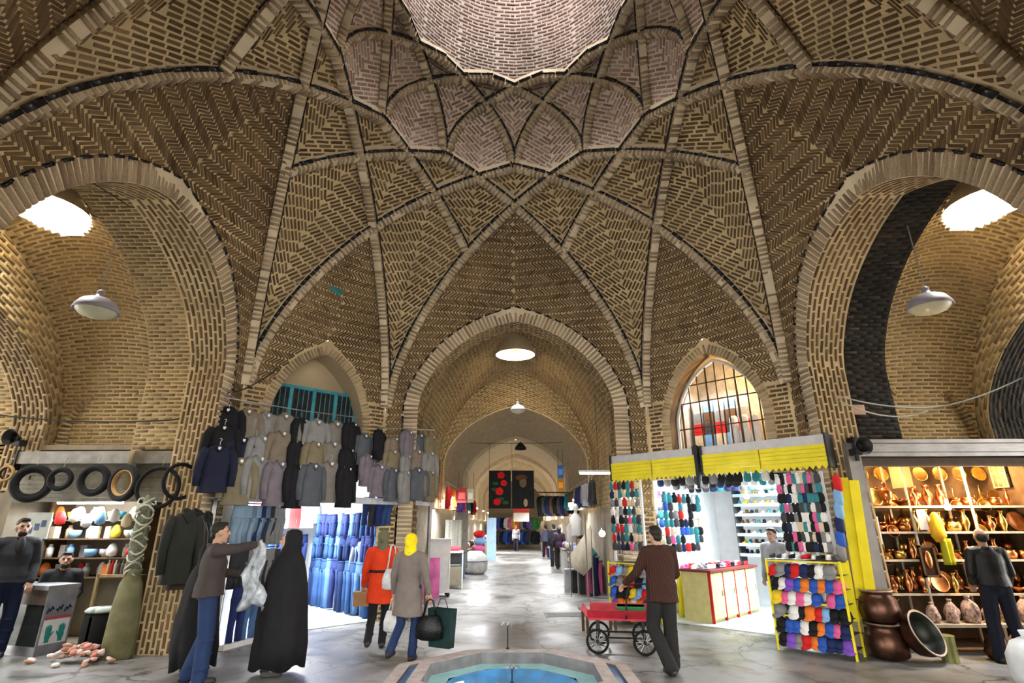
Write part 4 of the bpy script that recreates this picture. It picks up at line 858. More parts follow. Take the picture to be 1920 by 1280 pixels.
    o = tag(MB().bx(-.16, .16, -.1, .1, 0, .17).bx(-.165, .165, -.105, .105, .12, .135).build('golden_box', mat('golden_tin', (.5, .33, .06), .35, .6)), 'golden box on the low bench of the copper stall', 'box'); CR.put(o, 1.05, -.13, .402)
    # big old vessels
    def big_jar(lab, x, y, z, s, dark):
        t = thing('copper_jar', lab, 'jar', (x, y, z), 0, 'large copper jars'); MB().lathe([(.2, 0), (.3, .06), (.33, .22), (.29, .4), (.23, .47), (.25, .5), (.27, .53)], 28).build('jar_body', OLDCOP, t, True); MB().lathe([(.23, .5), (.28, .53), (.27, .55), (.21, .53)], 28, cap=False).build('rim', mat('worn_rim', (.28, .22, .18), .45, .7), t, True)
        for sg in (-1, 1): MB().tube([(sg * .29, -.06, .36), (sg * .36, -.04, .38), (sg * .36, .04, .38), (sg * .29, .06, .36)], .012, 6).build('handle', OLDCOP, t)
        t.scale = (s, s, s); return t
    B = onY(1652, 1150, 8.28); big_jar('large dark copper jar standing on the floor under another', B.x + .03, B.y + .05, 0, .82, 0); big_jar('large dark copper jar stacked on another beside the grey post', B.x + .02, B.y + .05, .44, .78, 0)
    Cc = onY(1722, 1200, 8.02); t = thing('cauldron', 'wide copper cauldron tipped on its side on the floor', 'cauldron', (Cc.x, Cc.y + .12, .02), 0); pr = [(.02, 0), (.2, .02), (.34, .1), (.4, .25), (.42, .4), (.43, .41)]
    Rm = (Matrix.Rotation(.45, 3, 'Z') @ Matrix.Rotation(1.12, 3, 'X')); off = (0.02, .12, .36)
    MB().lathe(pr, 32, off, Rm, cap=False).build('bowl', OLDCOP, t, True); MB().lathe([(r - .02, z + .01) for r, z in pr], 32, off, Rm, cap=False).build('inside', TIN, t, True); MB().lathe([(.43, .4), (.445, .415), (.43, .43), (.4, .42)], 32, off, Rm, cap=False).build('rim', mat('worn_rim', (.28, .22, .18), .45, .7), t, True)
    t.scale = (.66, .66, .66)
    G = onY(1778, 1215, 8.1); o = tag(MB().lathe([(.1, 0), (.1, .3), (.104, .3), (.104, .32), (.07, .33)], 16).build('green_tin', mat('olive_tin', (.2, .21, .08), .4, .5)), 'olive green tin beside the tipped cauldron', 'tin'); o.location = (G.x + .03, G.y + .05, 0)
    S = onZ(1600, 1222, 0); t = thing('stool', 'small red-topped metal stool beside the cap rack', 'stool', (S.x + .1, S.y + .1, 0), .1); MB().bx(-.2, .2, -.14, .14, .6, .63).build('seat', cmat((.3, .04, .06)), t); MB().bx(-.2, .2, -.14, .14, .58, .6).build('apron', STEEL, t)
    for x in (-1, 1):
        for y in (-1, 1): MB().tube([(x * .17, y * .11, .59), (x * .21, y * .15, 0)], .014, 6).build('leg', STEEL, t)
        MB().tube([(x * .19, -.13, .2), (x * .19, .13, .2)], .008, 5).build('stretcher', STEEL, t)
copper_stall()
# ================================================================ tyre stall
def ring_mesh(R, r, n=40, m=10, sy=1.):
    mb = MB(); v = [((R + r * math.cos(2 * math.pi * j / m)) * math.cos(2 * math.pi * i / n), r * sy * math.sin(2 * math.pi * j / m), (R + r * math.cos(2 * math.pi * j / m)) * math.sin(2 * math.pi * i / n)) for i in range(n) for j in range(m)]
    return mb.add(v, [(i * m + j, i * m + (j + 1) % m, ((i + 1) % n) * m + (j + 1) % m, ((i + 1) % n) * m + j) for i in range(n) for j in range(m)])
TAN = mat('tan_sidewall', (.42, .25, .08), .6)
def tyre_stall():
    t = TR.thing('shutter_box', 'flat grey shutter casing above the hanging tyres', 'shutter', -1.33, -.16, 2.62); MB().bx(0, 2.62, 0, .34, .1, .3).build('casing', mat('dull_casing', (.3, .29, .27), .6, .3), t); MB().bx(-.03, 0, -.02, .36, 0, .32).build('end_plate', DARKM, t); MB().bx(2.62, 2.65, -.02, .36, 0, .32).build('end_plate', DARKM, t)
    for k in range(9): MB().bx(.02, 2.6, .1 + .004 * (k % 2), .13, .06 - .07 * k, .124 - .07 * k).build('slat', mat('grimy_slat', (.16, .15, .12), .6, .4, var=.3), t)
    spec = [(12, 887, .11, .022, TAN, 'small tan-walled tyre hanging at the far edge of the tyre stall', 0), (60, 906, .235, .06, RUBBER, 'thick black tyre hanging first in the row above the standing man', .35), (113, 898, .15, .035, RUBBER, 'small thin black tyre hanging between two thick ones', .2), (176, 900, .2, .05, RUBBER, 'black tyre hanging left of the tan-rimmed one', .1),
            (232, 905, .235, .055, RUBBER, 'black tyre with a tan inner wall hanging in the middle', -.25), (296, 914, .3, .028, RUBBER, 'large thin bicycle tyre hanging near the jackets', .15), (338, 902, .26, .026, RUBBER, 'thin tyre turned edgewise at the end of the row', 1.1)]
    for k, (u, v, R, r, m, lab, rz) in enumerate(spec):
        y = -.3 - .04 * k; p = TR.atb(u, v, y); t = TR.thing('tyre', lab, 'tyre', p.x, y, p.z, rz, 'tyres hanging from the shutter'); ring_mesh(R, r).build('tread', m, t, True); ring_mesh(R - r * .75, r * .45, 40, 6, 1.8).build('bead', TAN if k == 4 else RUBBER, t, True)
        MB().tube([(0, 0, R), (0, .05, R + .2)], .006, 4).build('string', cmat((.3, .28, .22)), t)
    # shelves of bright household goods
    s = TR.thing('display_shelving', 'crowded shelves of household goods behind the glass counter', 'shelf', -1.05, .45, 0)
    for z in (.95, 1.25, 1.55, 1.85): MB().bx(0, 1.55, 0, .5, z - .02, z).build('shelf', WOODD, s)
    for x in (0, 1.55): MB().bx(x - .015, x + .015, 0, .5, 0, 2.15).build('side_panel', WOODD, s)
    shapes = [MB().lathe([(.04, 0), (.09, .06), (.1, .12), (.09, .13)], 12).mesh('basin', True), MB().bx(-.06, .06, -.05, .05, 0, .19).bx(-.062, .062, -.052, .052, .06, .1).mesh('carton'), MB().lathe([(.05, 0), (.055, .14), (.03, .17), (.03, .21)], 12).mesh('bottle', True), MB().lathe([(.01, 0), (.08, .03), (.09, .12), (.05, .2), (.02, .22)], 10, sy=.6).mesh('parcel', True)]
    nms = ['basin', 'carton', 'bottle', 'parcel']; pal = ['white', 'light blue', 'white', 'red', 'cream', 'white', 'grey', 'white', 'cream', 'yellow', 'teal', 'white', 'orange']
    for i, z in enumerate((.952, 1.252, 1.552, 1.852)):
        for j in range(9):
            q = RNG.integers(4); c = pal[RNG.integers(len(pal))]; o = obj(nms[q], shapes[q], cmat(PAL[c])); TR.put(o, -.97 + 1.4 * j / 8, .55 + .1 * (j % 2), z, RNG.uniform(-.3, .3)); tag(o, f'{c} {nms[q]}, {ordinal(j)} from the left on the {ordinal(i)} shelf up in the tyre stall', nms[q], 'household goods in the tyre stall')
    for j in range(7):
        c = ['white', 'red', 'cream', 'white', 'light blue', 'white', 'cream'][j]; o = obj('hanging_parcel', shapes[3], cmat(PAL[c])); TR.put(o, -.8 + .22 * j, .12, 1.72 + .04 * (j % 3)); tag(o, f'{c} parcel, {ordinal(j)} from the left, hanging at the front of the tyre stall', 'parcel', 'parcels hung in the tyre stall')
    tube_lamp(TR, -.25, .25, 2.12, 1.1, 'tube lamp over the household goods', 32)
    # glass counter with its printed end panel
    p = onZ(85, 1192, 0); t = thing('display_case', 'low glass display case with a printed end panel by the standing man', 'display case', (-7.05, 8.78, 0), -.3); al = mat('dull_aluminium', (.35, .36, .38), .4, .8)
    MB().bx(-.75, .28, -.2, .22, 0, .12).build('plinth', al, t); MB().bx(-.77, .3, -.22, .24, .86, .92).build('top', al, t); MB().bx(-.75, .28, -.2, .2, .66, .86).build('apron', mat('brown_apron', (.1, .07, .06), .5), t)
    MB().bx(-.74, .26, -.19, -.18, .12, .66).build('front_pane', mat('dim_glass', (.03, .035, .035), .08, spec=.9), t); MB().bx(-.74, .26, -.1, .18, .36, .375).build('glass_shelf', cmat((.1, .12, .11), .2), t)
    e = MB().bx(.28, .3, -.2, .22, .0, .86).build('end_panel', mat('grey_laminate', (.22, .23, .27), .5), t)
    P = MB().bx(.302, .306, -.17, .19, .14, .46).build('poster', cmat((.7, .72, .74)), e)
    for y, sg in ((-.08, 1), (.1, -1)):      # a pair of gloves
        g = MB().ball((.308, y, .25), (.004, .045, .07), 10, 6).bx(.306, .309, y - .03, y + .03, .16, .22)
        for q in range(4): g.ball((.308, y - .034 + .022 * q, .33 + .012 * (q in (1, 2))), (.004, .0125, .055), 6, 5)
        g.ball((.308, y + sg * .052, .27), (.004, .013, .04), 6, 5, Matrix.Rotation(-sg * .5, 3, 'X')); g.build('printed_glove', cmat((.03, .25, .22)), e)
    MB().bx(.302, .306, -.17, .19, .47, .5).build('red_band', cmat((.5, .06, .08)), e)
    for k in range(3):
        y = -.13 + .12 * k; MB().tube([(.305, y - .03 + .02 * q, .55 + .05 * ((q + k) % 2) + .012 * q) for q in range(5)], .013, 5).build('printed_mark', cmat((.01, .015, .04)), e)
    # wall poster, dark drums, wooden rack, net bundle, sack, loose packets
    p = TR.atb(70, 985, -.05); t = tag(MB().bx(-.2, .2, 0, .01, -.2, .2).build('wall_poster', cmat((.6, .65, .62))), 'pale printed poster behind the standing man', 'poster'); TR.put(t, p.x, -.05, p.z)
    for k in range(3): MB().bx(-.14 + .1 * k, -.07 + .1 * k, -.006, 0, -.12 + .05 * k, -.02 + .05 * k).build('print', cmat((.1, .14, .3)), t)
    for k, (u, v) in enumerate(((160, 1172), (188, 1166))):
        p = onZ(u, v + 8, 0); t = thing('drum', ['black plastic drum beside the display case', 'black plastic drum next to the wooden rack'][k], 'drum', (p.x * .8, 8.72, 0), 0, 'black drums'); MB().lathe([(.17, 0), (.19, .03), (.19, .5), (.17, .55)], 18).build('drum_body', cmat((.01, .01, .011)), t, True); MB().lathe([(.18, .55), (.2, .57), (.16, .61), (.05, .62)], 14).build('cloth_cover', cmat((.5, .58, .52)), t, True)
    t = TR.thing('wooden_rack', 'small wooden rack of tools behind the loose packets', 'rack', .42, -.1, 0); wd = mat('pale_wood', (.4, .3, .16), .6, var=.25)
    for x in (0, .6): MB().bx(x - .02, x + .02, -.02, .02, 0, 1.05).build('upright', wd, t)
    for z in (.2, .55, 1.0): MB().bx(0, .6, -.02, .02, z, z + .035).build('rail', wd, t); MB().bx(0, .6, .02, .25, z, z + .02).build('shelf', WOODD, t)
    MB().bx(.05, .55, .1, .2, .23, .5).build('back_panel', cmat((.03, .03, .033)), t)
    for k in range(10):
        c = ['cream', 'red', 'white', 'brown', 'grey'][k % 5]; o = tag(MB().lathe([(.018, 0), (.02, .14), (.01, .16), (.012, .2)], 8).build('hand_tool', cmat(PAL[c])), f'{c} tool, {ordinal(k)} from the left on top of the wooden rack', 'tool', 'tools on the wooden rack'); TR.put(o, .46 + .055 * k, .02, 1.037)
    t = TR.thing('net_bundle', 'pale coiled nets hanging above the olive sack', 'net', 1.28, -.62, 0); NET = mat('net_cord', (.5, .5, .4), .8, var=.3)
    for k in range(11):
        a = k * 2.4; MB().tube([(.13 * math.cos(a + q * .5) * (1 - .02 * k), .08 * math.sin(a + q * .5), 2.1 - .1 * k - .05 * math.sin(q * .9)) for q in range(13)], .014, 5).build('net_coil', NET, t)
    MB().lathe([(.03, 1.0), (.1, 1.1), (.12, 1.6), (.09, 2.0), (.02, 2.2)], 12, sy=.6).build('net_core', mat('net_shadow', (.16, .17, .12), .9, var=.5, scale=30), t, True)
    o = tag(MB().lathe([(.2, 0), (.22, .1), (.2, .6), (.16, .95), (.1, 1.08), (.13, 1.15)], 16, sy=.7).build('olive_sack', mat('olive_canvas', (.15, .145, .075), .9, var=.25), None, True), 'tall olive canvas sack standing behind the man with the plastic bag', 'sack'); TR.put(o, 1.3, -.62, 0)
    pk = MB().lathe([(.02, 0), (.055, .012), (.06, .03), (.03, .045)], 8, sy=.7).mesh('packet', True)
    c0 = Vector((-5.98, 8.2, 0))
    for k in range(75):
        a, r = RNG.uniform(0, 6.28), abs(RNG.normal(0, .55)); r = min(r, 1.); x, y = r * .62 * math.cos(a), r * .26 * math.sin(a)
        o = obj('packet', pk, cmat([(.6, .33, .28), (.65, .5, .45), (.5, .2, .15), (.7, .6, .55), (.35, .2, .12)][k % 5])); o.location = (c0.x + x, c0.y + .0 + y, .005 + .26 * (1 - r) * RNG.uniform(.3, 1)); o.rotation_euler = (RNG.uniform(-.5, .5), RNG.uniform(-.5, .5), a); tag(o, 'small packet in the loose pink heap on the floor', 'packet', 'heap of pink packets')
tyre_stall()

# ================================================================ jackets on the line
def jacket_meshes():
    n = 20
    def loft(rings):
        mb = MB(); v = []
        for z, rx, ry, cx in rings:
            for k in range(n):
                a = 2 * math.pi * k / n; c, s = math.cos(a), math.sin(a); v.append((cx + rx * abs(c) ** .75 * (1 if c > 0 else -1) * (1 + .04 * math.sin(5 * a + z * 9)), ry * s * (1 + .08 * math.sin(4 * a + z * 14)), z))
        m = len(rings); return mb.add(v, [(i * n + k, i * n + (k + 1) % n, (i + 1) * n + (k + 1) % n, (i + 1) * n + k) for i in range(m - 1) for k in range(n)] + [tuple(range(n)), tuple(range((m - 1) * n, m * n))[::-1]])
    body = loft([(-.02, .05, .05, 0), (-.05, .13, .07, 0), (-.1, .2, .09, 0), (-.25, .21, .1, 0), (-.5, .2, .11, 0), (-.76, .23, .12, 0)]).mesh('jacket_body', True)
    sl = []
    for sg in (-1, 1): sl.append(MB().tube([(sg * .17, 0, -.09), (sg * .23, -.01, -.2), (sg * .265, -.03, -.42), (sg * .255, -.06, -.66)], [.075, .08, .066, .055], 10).mesh('sleeve', True))
    col = MB().tube([(-.075, -.01, -.03), (-.06, -.075, -.06), (0, -.1, -.13), (.06, -.075, -.06), (.075, -.01, -.03), (0, .05, .0), (-.075, -.01, -.03)], .022, 6).mesh('collar', True)
    hk = MB().tube([(0, 0, -.03), (0, 0, .04), (.02, 0, .07), (0, 0, .09), (-.02, 0, .08)], .005, 5).mesh('hanger_hook'); tg = MB().box((0, -.1, -.085), (.045, .006, .06)).mesh('paper_tag')
    return body, sl, col, hk, tg
JB, JS, JC, JH, JT = jacket_meshes()
JCOL = {'black': (.012, .012, .016), 'taupe': (.2, .165, .125), 'grey': (.23, .23, .235), 'warm grey': (.2, .185, .165), 'mauve grey': (.17, .15, .18), 'slate': (.09, .1, .12), 'khaki': (.2, .17, .11), 'navy': (.015, .018, .04)}
def jackets():
    spec = [(430, 762, 'black', 0), (466, 765, 'taupe', .3), (500, 772, 'grey', .5), (536, 774, 'warm grey', .2), (566, 782, 'black', 1.0), (595, 785, 'grey', .4), (632, 789, 'warm grey', .15), (660, 790, 'black', .9),
            (422, 795, 'black', .1), (455, 818, 'navy', .4), (492, 815, 'grey', .6), (531, 806, 'taupe', .3), (560, 824, 'black', 1.0), (592, 826, 'khaki', .6), (626, 826, 'warm grey', .2), (654, 838, 'black', .9),
            (413, 832, 'navy', .1), (453, 856, 'khaki', .2), (486, 852, 'grey', .7), (526, 862, 'mauve grey', .5), (556, 868, 'black', .9), (588, 866, 'slate', .5), (622, 862, 'warm grey', .1), (650, 872, 'black', .9),
            (684, 812, 'slate', .3), (712, 804, 'black', 1.0), (740, 818, 'taupe', .5), (766, 806, 'mauve grey', .6), (788, 812, 'slate', .2), (808, 815, 'khaki', .8),
            (690, 850, 'mauve grey', .8), (714, 870, 'mauve grey', .2), (738, 842, 'khaki', .3), (762, 850, 'grey', .9), (784, 842, 'taupe', .2), (806, 845, 'grey', .6),
            (738, 876, 'slate', .5), (784, 876, 'slate', .1), (806, 880, 'khaki', .7), (760, 880, 'grey', .8)]
    tiers = ['top', 'middle', 'low']
    for k, (u, v, c, tw) in enumerate(spec):
        big = k < 24; tier = k // 8 if big else (0 if k < 30 else (1 if k < 36 else 2)); b = -.42 - .09 * tier - .03 * (k % 2) if big else -.45 - .07 * tier - .03 * (k % 2)
        p = LR.atb(u, v, b); s = .95 if big else .82; m = cmat(JCOL[c], .85)
        t = LR.thing('jacket', f'{c} jacket, {ordinal(k % 8 if big else (k - 24) % 6)} from the left, {tiers[tier]} tier {"under the turquoise window" if big else "at the corridor corner"}', 'jacket', p.x, b, p.z, tw - .35, 'jackets hung in tiers over the jeans shop'); t.scale = (s, s, s * (1.0 if tier < 2 else 1.05))
        obj('jacket_body', JB, m, t); obj('sleeve', JS[0], m, t); obj('sleeve', JS[1], m, t); obj('collar', JC, m, t); obj('hanger_hook', JH, STEEL, t); obj('paper_tag', JT, cmat((.8, .8, .78)), t)
    # the line and rails that carry them
    A = LR.atb(420, 745, -.42); B = LR.atb(700, 786, -.42); o = tag(MB().tube([LR.w(A.x, -.42, A.z), LR.w((A.x + B.x) / 2, -.42, (A.z + B.z) / 2 - .03), LR.w(B.x, -.42, B.z)], .01, 6).build('clothes_line', STEEL), 'steel line carrying the top tier of jackets', 'line')
    A = LR.atb(690, 800, -.5); B = LR.atb(815, 806, -.5); o = tag(MB().tube([LR.w(A.x, -.5, A.z), LR.w(B.x, -.5, B.z)], .014, 6).build('clothes_rail', STEEL), 'steel rail carrying jackets at the corridor corner', 'rail')
    A = LR.atb(400, 938, -.35); B = LR.atb(815, 938, -.35); t = LR.thing('lintel_board', 'pale board below the jackets over the jeans shop front', 'board', 0, -.3, 0); z = 2.2; MB().bx(A.x, B.x, 0, .04, z - .06, z + .06).build('board', mat('pale_board', (.6, .62, .66), .6), t)
    for x in (A.x + .05, B.x - .05): MB().bx(x - .03, x + .03, .0, .06, 0, 3.0).build('post', GALV, t)
jackets()

# ================================================================ jeans shop
def jeans_mesh(L=1.0, fold=0):
    mb = MB(); mb.lathe([(.165, 0), (.17, -.04), (.185, -.16), (.18, -.26)], 14, sy=.45)
    for sg in (-1, 1): mb.tube([(sg * .085, 0, -.2), (sg * .095, -.005, -.42 * L), (sg * .105, .01, -.72 * L), (sg * .11, 0, -L)], [.092, .078, .064, .068], 10)
    return mb.mesh('jeans', True)
JN, JNS = jeans_mesh(1.0), jeans_mesh(.62)
WB = MB().lathe([(.172, -.035), (.174, .0), (.16, .005)], 14, sy=.46).mesh('waistband', True)
DEN = {'mid blue': (.03, .075, .2), 'dark blue': (.012, .025, .085), 'washed blue': (.08, .16, .32), 'indigo': (.02, .03, .12), 'pale blue': (.2, .29, .4), 'charcoal': (.03, .032, .038), 'stone grey': (.2, .2, .2), 'steel blue': (.12, .17, .24)}
def hang(R, me, a, b, z, rz, c, lab, grp, s=1.):
    t = R.thing('pair_of_jeans', lab, 'jeans', a, b, z, rz, grp); m = cmat(DEN[c], .85); obj('legs', me, m, t); obj('waistband', WB, m, t); t.scale = (s, s, s); return t
def jeans_shop():
    dk = ['mid blue', 'dark blue', 'washed blue', 'indigo', 'mid blue']
    for i, (z, me, s) in enumerate(((2.0, JNS, .8), (1.52, JNS, .8), (1.02, JN, .98))):
        for j in range(11):
            c = dk[RNG.integers(5)]; hang(LR, me, 1.6 - .03 * (j % 2), .12 + 2.7 * j / 10, z + RNG.uniform(-.02, .02), math.pi / 2 + RNG.uniform(-.4, .3), c, f'{c} jeans, {ordinal(i)} row down, {ordinal(j)} from the front on the jeans wall', 'jeans on the side wall', s)
    for j in range(5):
        c = ['charcoal', 'stone grey', 'charcoal', 'dark blue', 'charcoal'][j]; q_ = onX(352 + 9 * j, 955 + 12 * (j % 2), -4.78 - .03 * j); tt = thing('coat', f'dark coat, {ordinal(j)} from the left hanging on the pillar beside the jeans shop', 'coat', q_, .9 + .2 * j, 'dark coats on the pillar'); mm_ = cmat([(.02, .022, .018), (.035, .03, .02), (.012, .012, .014), (.015, .02, .03), (.03, .03, .022)][j]); obj('coat_body', JB, mm_, tt); obj('sleeve', JS[0], mm_, tt); obj('sleeve', JS[1], mm_, tt); obj('collar', JC, mm_, tt); tt.scale = (.9, .9, 1.3)
    for j in range(8):      # bunch hung outside at the corner
        c = ['dark blue', 'charcoal', 'indigo', 'mid blue', 'mid blue', 'washed blue', 'mid blue', 'dark blue'][j]; p = LR.atb(692 + 11 * j, 932 + 3 * (j % 2), -.1 - .03 * (j % 3)); hang(LR, JNS, p.x, -.12 - .03 * (j % 3), p.z, RNG.uniform(-.8, .8), c, f'{c} jeans, {ordinal(j)} from the left in the bunch above the women', 'bunch of jeans under the jackets', .85)
    # trousers on the near side wall
    for j in range(9):
        c = ['pale blue', 'pale blue', 'steel blue', 'pale blue', 'dark blue', 'steel blue', 'charcoal', 'stone grey', 'stone grey'][j]; hang(LR, JNS, -1.32 + .095 * j, -.42 + .05 * j, 2.06, .5, c, f'{c} trousers, {ordinal(j)} from the left on the upper rail by the pillar', 'trousers on the rails by the pillar', 1.0)
        c = ['charcoal', 'charcoal', 'stone grey', 'charcoal', 'stone grey', 'charcoal', 'stone grey', 'stone grey', 'charcoal'][j]; hang(LR, JNS, -1.25 + .09 * j, -.38 + .05 * j, 1.36, .5, c, f'{c} trousers, {ordinal(j)} from the left on the lower rail by the pillar', 'trousers on the rails by the pillar', .9)
    t = LR.thing('garment_rail', 'double steel rail of trousers by the pillar', 'rail', -1.4, -.46, 0); 
    for z in (2.1, 1.4): MB().tube([(0, .02, z), (.9, .5, z)], .012, 6).build('rail', STEEL, t)
    for x, y in ((0, .02), (.9, .5)): MB().tube([(x, y, 0), (x, y, 2.1)], .014, 6).build('upright', STEEL, t)
    for j in range(4):
        c = ['indigo', 'washed blue', 'charcoal', 'washed blue'][j]; hang(LR, JN, -1.2 + .24 * j, -.55 + .13 * j, .84, .45, c, f'{c} jeans, {ordinal(j)} from the left standing on the white plinth', 'jeans on the plinth', .78)
    t = LR.thing('plinth', 'white plinth below the standing jeans', 'plinth', -1.38, -.72, 0, .48); MB().bx(0, 1.1, 0, .3, 0, .06).build('plinth_body', WHITEP, t); MB().bx(-.01, 1.11, -.01, .31, .05, .075).build('plinth_top', WHITEP, t)
    # shirts across the back
    for j in range(9):
        c = ['white', 'white', 'light blue', 'white', 'pink', 'white', 'white', 'red', 'white'][j]; t = LR.thing('shirt', f'{c} shirt, {ordinal(j)} from the left at the back of the jeans shop', 'shirt', -.95 + .28 * j, 2.95, 2.45, 0, 'shirts at the back of the jeans shop'); m = cmat(PAL[c])
        obj('shirt_body', JB, m, t); obj('sleeve', JS[0], m, t); obj('sleeve', JS[1], m, t); obj('collar', JC, m, t)
    for j in range(9):
        c = dk[j % 5]; hang(LR, JN, -.95 + .28 * j, 3.0, 1.55, RNG.uniform(-.3, .3), c, f'{c} jeans, {ordinal(j)} from the left below the white shirts', 'jeans at the back of the shop', .95)
    s = LR.thing('shelf_unit', 'white shelf of folded clothes on the inner side of the jeans shop', 'shelf', -1.2, 1.0, 0)
    for z in (1.45, 1.9): MB().bx(0, .35, 0, 1.7, z - .03, z).build('shelf', WHITEP, s)
    for y in (0, 1.7): MB().bx(0, .35, y - .02, y + .02, 0, 2.2).build('side_panel', WHITEP, s)
    for i in range(2):
        for j in range(6):
            o = tag(MB().box((0, 0, .03), (.26, .22, .06)).box((0, 0, .09), (.25, .21, .055)).box((0, 0, .145), (.26, .21, .05)).build('folded_stack', cmat([(.7, .74, .8), (.6, .65, .75), (.5, .55, .65)][(i + j) % 3])), f'folded pale clothes, {ordinal(j)} from the front on the {["lower", "upper"][i]} white shelf', 'clothes', 'folded clothes on the white shelf'); LR.put(o, -1.02, 1.18 + .27 * j, (1.45, 1.9)[i] + .001)
    tube_lamp(LR, .3, 1.7, 2.68, 1.2, 'tube lamp across the ceiling of the jeans shop', 130); tube_lamp(LR, .5, 2.5, 2.74, 1.2, 'tube lamp near the shirts of the jeans shop', 70)
    # mannequin in a grey-blue shirt
    p = onZ(682, 1150, 0); t = thing('mannequin', 'mannequin in a grey-blue shirt and dark trousers beside the jeans wall', 'mannequin', (p.x - .05, p.y - .25, 0), -.15); mm = mat('mannequin_skin', (.62, .56, .42), .5); sh = cmat((.2, .25, .33)); pt = cmat((.02, .022, .03))
    MB().ball((0, 0, 1.62), (.075, .09, .11), 14, 10).tube([(0, 0, 1.42), (0, 0, 1.56)], .05, 10).ball((0, -.088, 1.61), (.012, .018, .022), 6, 5).build('head', mm, t, True)
    MB().lathe([(.17, .78), (.185, .95), (.17, 1.15), (.2, 1.32), (.17, 1.41), (.06, 1.46)], 18, sy=.6).build('shirt', sh, t, True)
    for sg in (-1, 1):
        MB().tube([(sg * .19, 0, 1.38), (sg * .24, .01, 1.12), (sg * .25, -.03, .86)], [.062, .055, .045], 10).build('sleeve', sh, t, True); MB().tube([(sg * .08, 0, .85), (sg * .09, 0, .5), (sg * .09, 0, .03)], [.1, .08, .075], 10).build('trouser_leg', pt, t, True)
    MB().lathe([(.2, 0), (.2, .02), (.05, .03)], 16).build('base', STEEL, t)
jeans_shop()
# ================================================================ fountain
def octo(a, rot=0): return [(a / math.cos(math.pi / 8) * math.cos(math.pi / 8 + k * math.pi / 4 + rot), a / math.cos(math.pi / 8) * math.sin(math.pi / 8 + k * math.pi / 4 + rot)) for k in range(8)]
def octring(a0, z0, a1, z1, a2=None, z2=None):
    mb = MB(); P = [octo(a0), octo(a1)]; v = [(*p, z0) for p in P[0]] + [(*p, z1) for p in P[1]]; return mb.add(v, [(k, (k + 1) % 8, 8 + (k + 1) % 8, 8 + k) for k in range(8)])
def fountain():
    t = thing('fountain_pool', 'octagonal stone pool with blue basin in the middle of the floor', 'pool', (-.06, 6.62, 0), 0)
    ST = mat('rosy_stone', (.36, .31, .3), .6, var=.2, scale=8); DK = mat('grey_stone', (.16, .16, .17), .6, var=.3); CY = mat('pale_cyan_plaster', (.3, .55, .58), .5, var=.12); BL = mat('blue_basin', (.01, .24, .62), .4, var=.5, scale=4); BT = mat('blue_tile', (.08, .17, .35), .4, var=.25)
    mb = MB(); a = octo(.93); b = octo(1.07); c = octo(1.07)
    for k in range(8):      # eight coping stones
        q = (k + 1) % 8; e = .004; MB().add([(*a[k], .25), (*a[q], .25), (*b[q], .25), (*b[k], .25), (*a[k], .05), (*a[q], .05), (*b[q], .0), (*b[k], .0)], [(0, 1, 2, 3), (4, 7, 6, 5), (0, 4, 5, 1), (1, 5, 6, 2), (2, 6, 7, 3), (3, 7, 4, 0)]).build('coping_stone', ST, t)
    octring(.928, .245, .928, .1).build('basin_wall', DK, t); octring(.928, .12, .72, .11).build('basin_ledge', CY, t)
    MB().lathe([(.74, .112), (.7, .1), (.55, .02), (.02, .02)], 32, cap=False).build('basin_floor', BL, t, True)
    WT = mat('pool_water', (.3, .6, .8), .06, alpha=.25, var=.02); w = MB().lathe([(.001, .117), (.73, .117)], 32, cap=False).build('water', WT, t)
    octring(1.07, .17, 1.2, .17).build('tile_channel', BT, t); octring(1.2, .2, 1.2, .1).build('channel_wall', DK, t); octring(1.2, .2, 1.34, .2).build('outer_kerb', ST, t); octring(1.34, .2, 1.36, 0).build('kerb_side', DK, t)
    def jet(lab, x, y, z0, z1):
        j = thing('fountain_jet', lab, 'tap', (x, y, z0), 0, 'fountain jets'); h = z1 - z0; MB().tube([(0, 0, 0), (0, 0, h * .45)], .022, 8).build('stand_pipe', DARKM, j); MB().tube([(0, 0, h * .4), (0, 0, h * .9)], .009, 6).build('riser', DARKM, j)
        MB().ball((0, 0, h * .92), .022, 8, 6).build('hub', STEEL, j, True)
        for k in range(5): a = k * 1.2566 + .3; MB().tube([(0, 0, h * .92), (.05 * math.cos(a), .05 * math.sin(a), h * .97), (.09 * math.cos(a), .09 * math.sin(a), h * .9)], .007, 5).build('nozzle', STEEL, j)
    A = onY(952, 1163, 7.78); jet('slim fountain jet standing behind the far rim of the pool', A.x, 7.78, 0, A.z); A = onY(957, 1246, 6.62); jet('fountain jet rising from the water of the pool', -.06, 6.62, .02, A.z)
fountain()
def grate():
    p = onZ(1062, 1152, 0); t = thing('drain_cover', 'rectangular metal drain cover set in the floor', 'drain', (p.x, p.y, 0), .05); MB().bx(-.45, .45, -.28, .28, .0, .006).build('plate', mat('floor_plate', (.1, .1, .1), .5, .5), t)
    for k in range(4): MB().bx(-.4, .4, -.2 + .12 * k, -.17 + .12 * k, .006, .01).build('rib', mat('floor_plate', (.1, .1, .1), .5, .5), t)
grate()
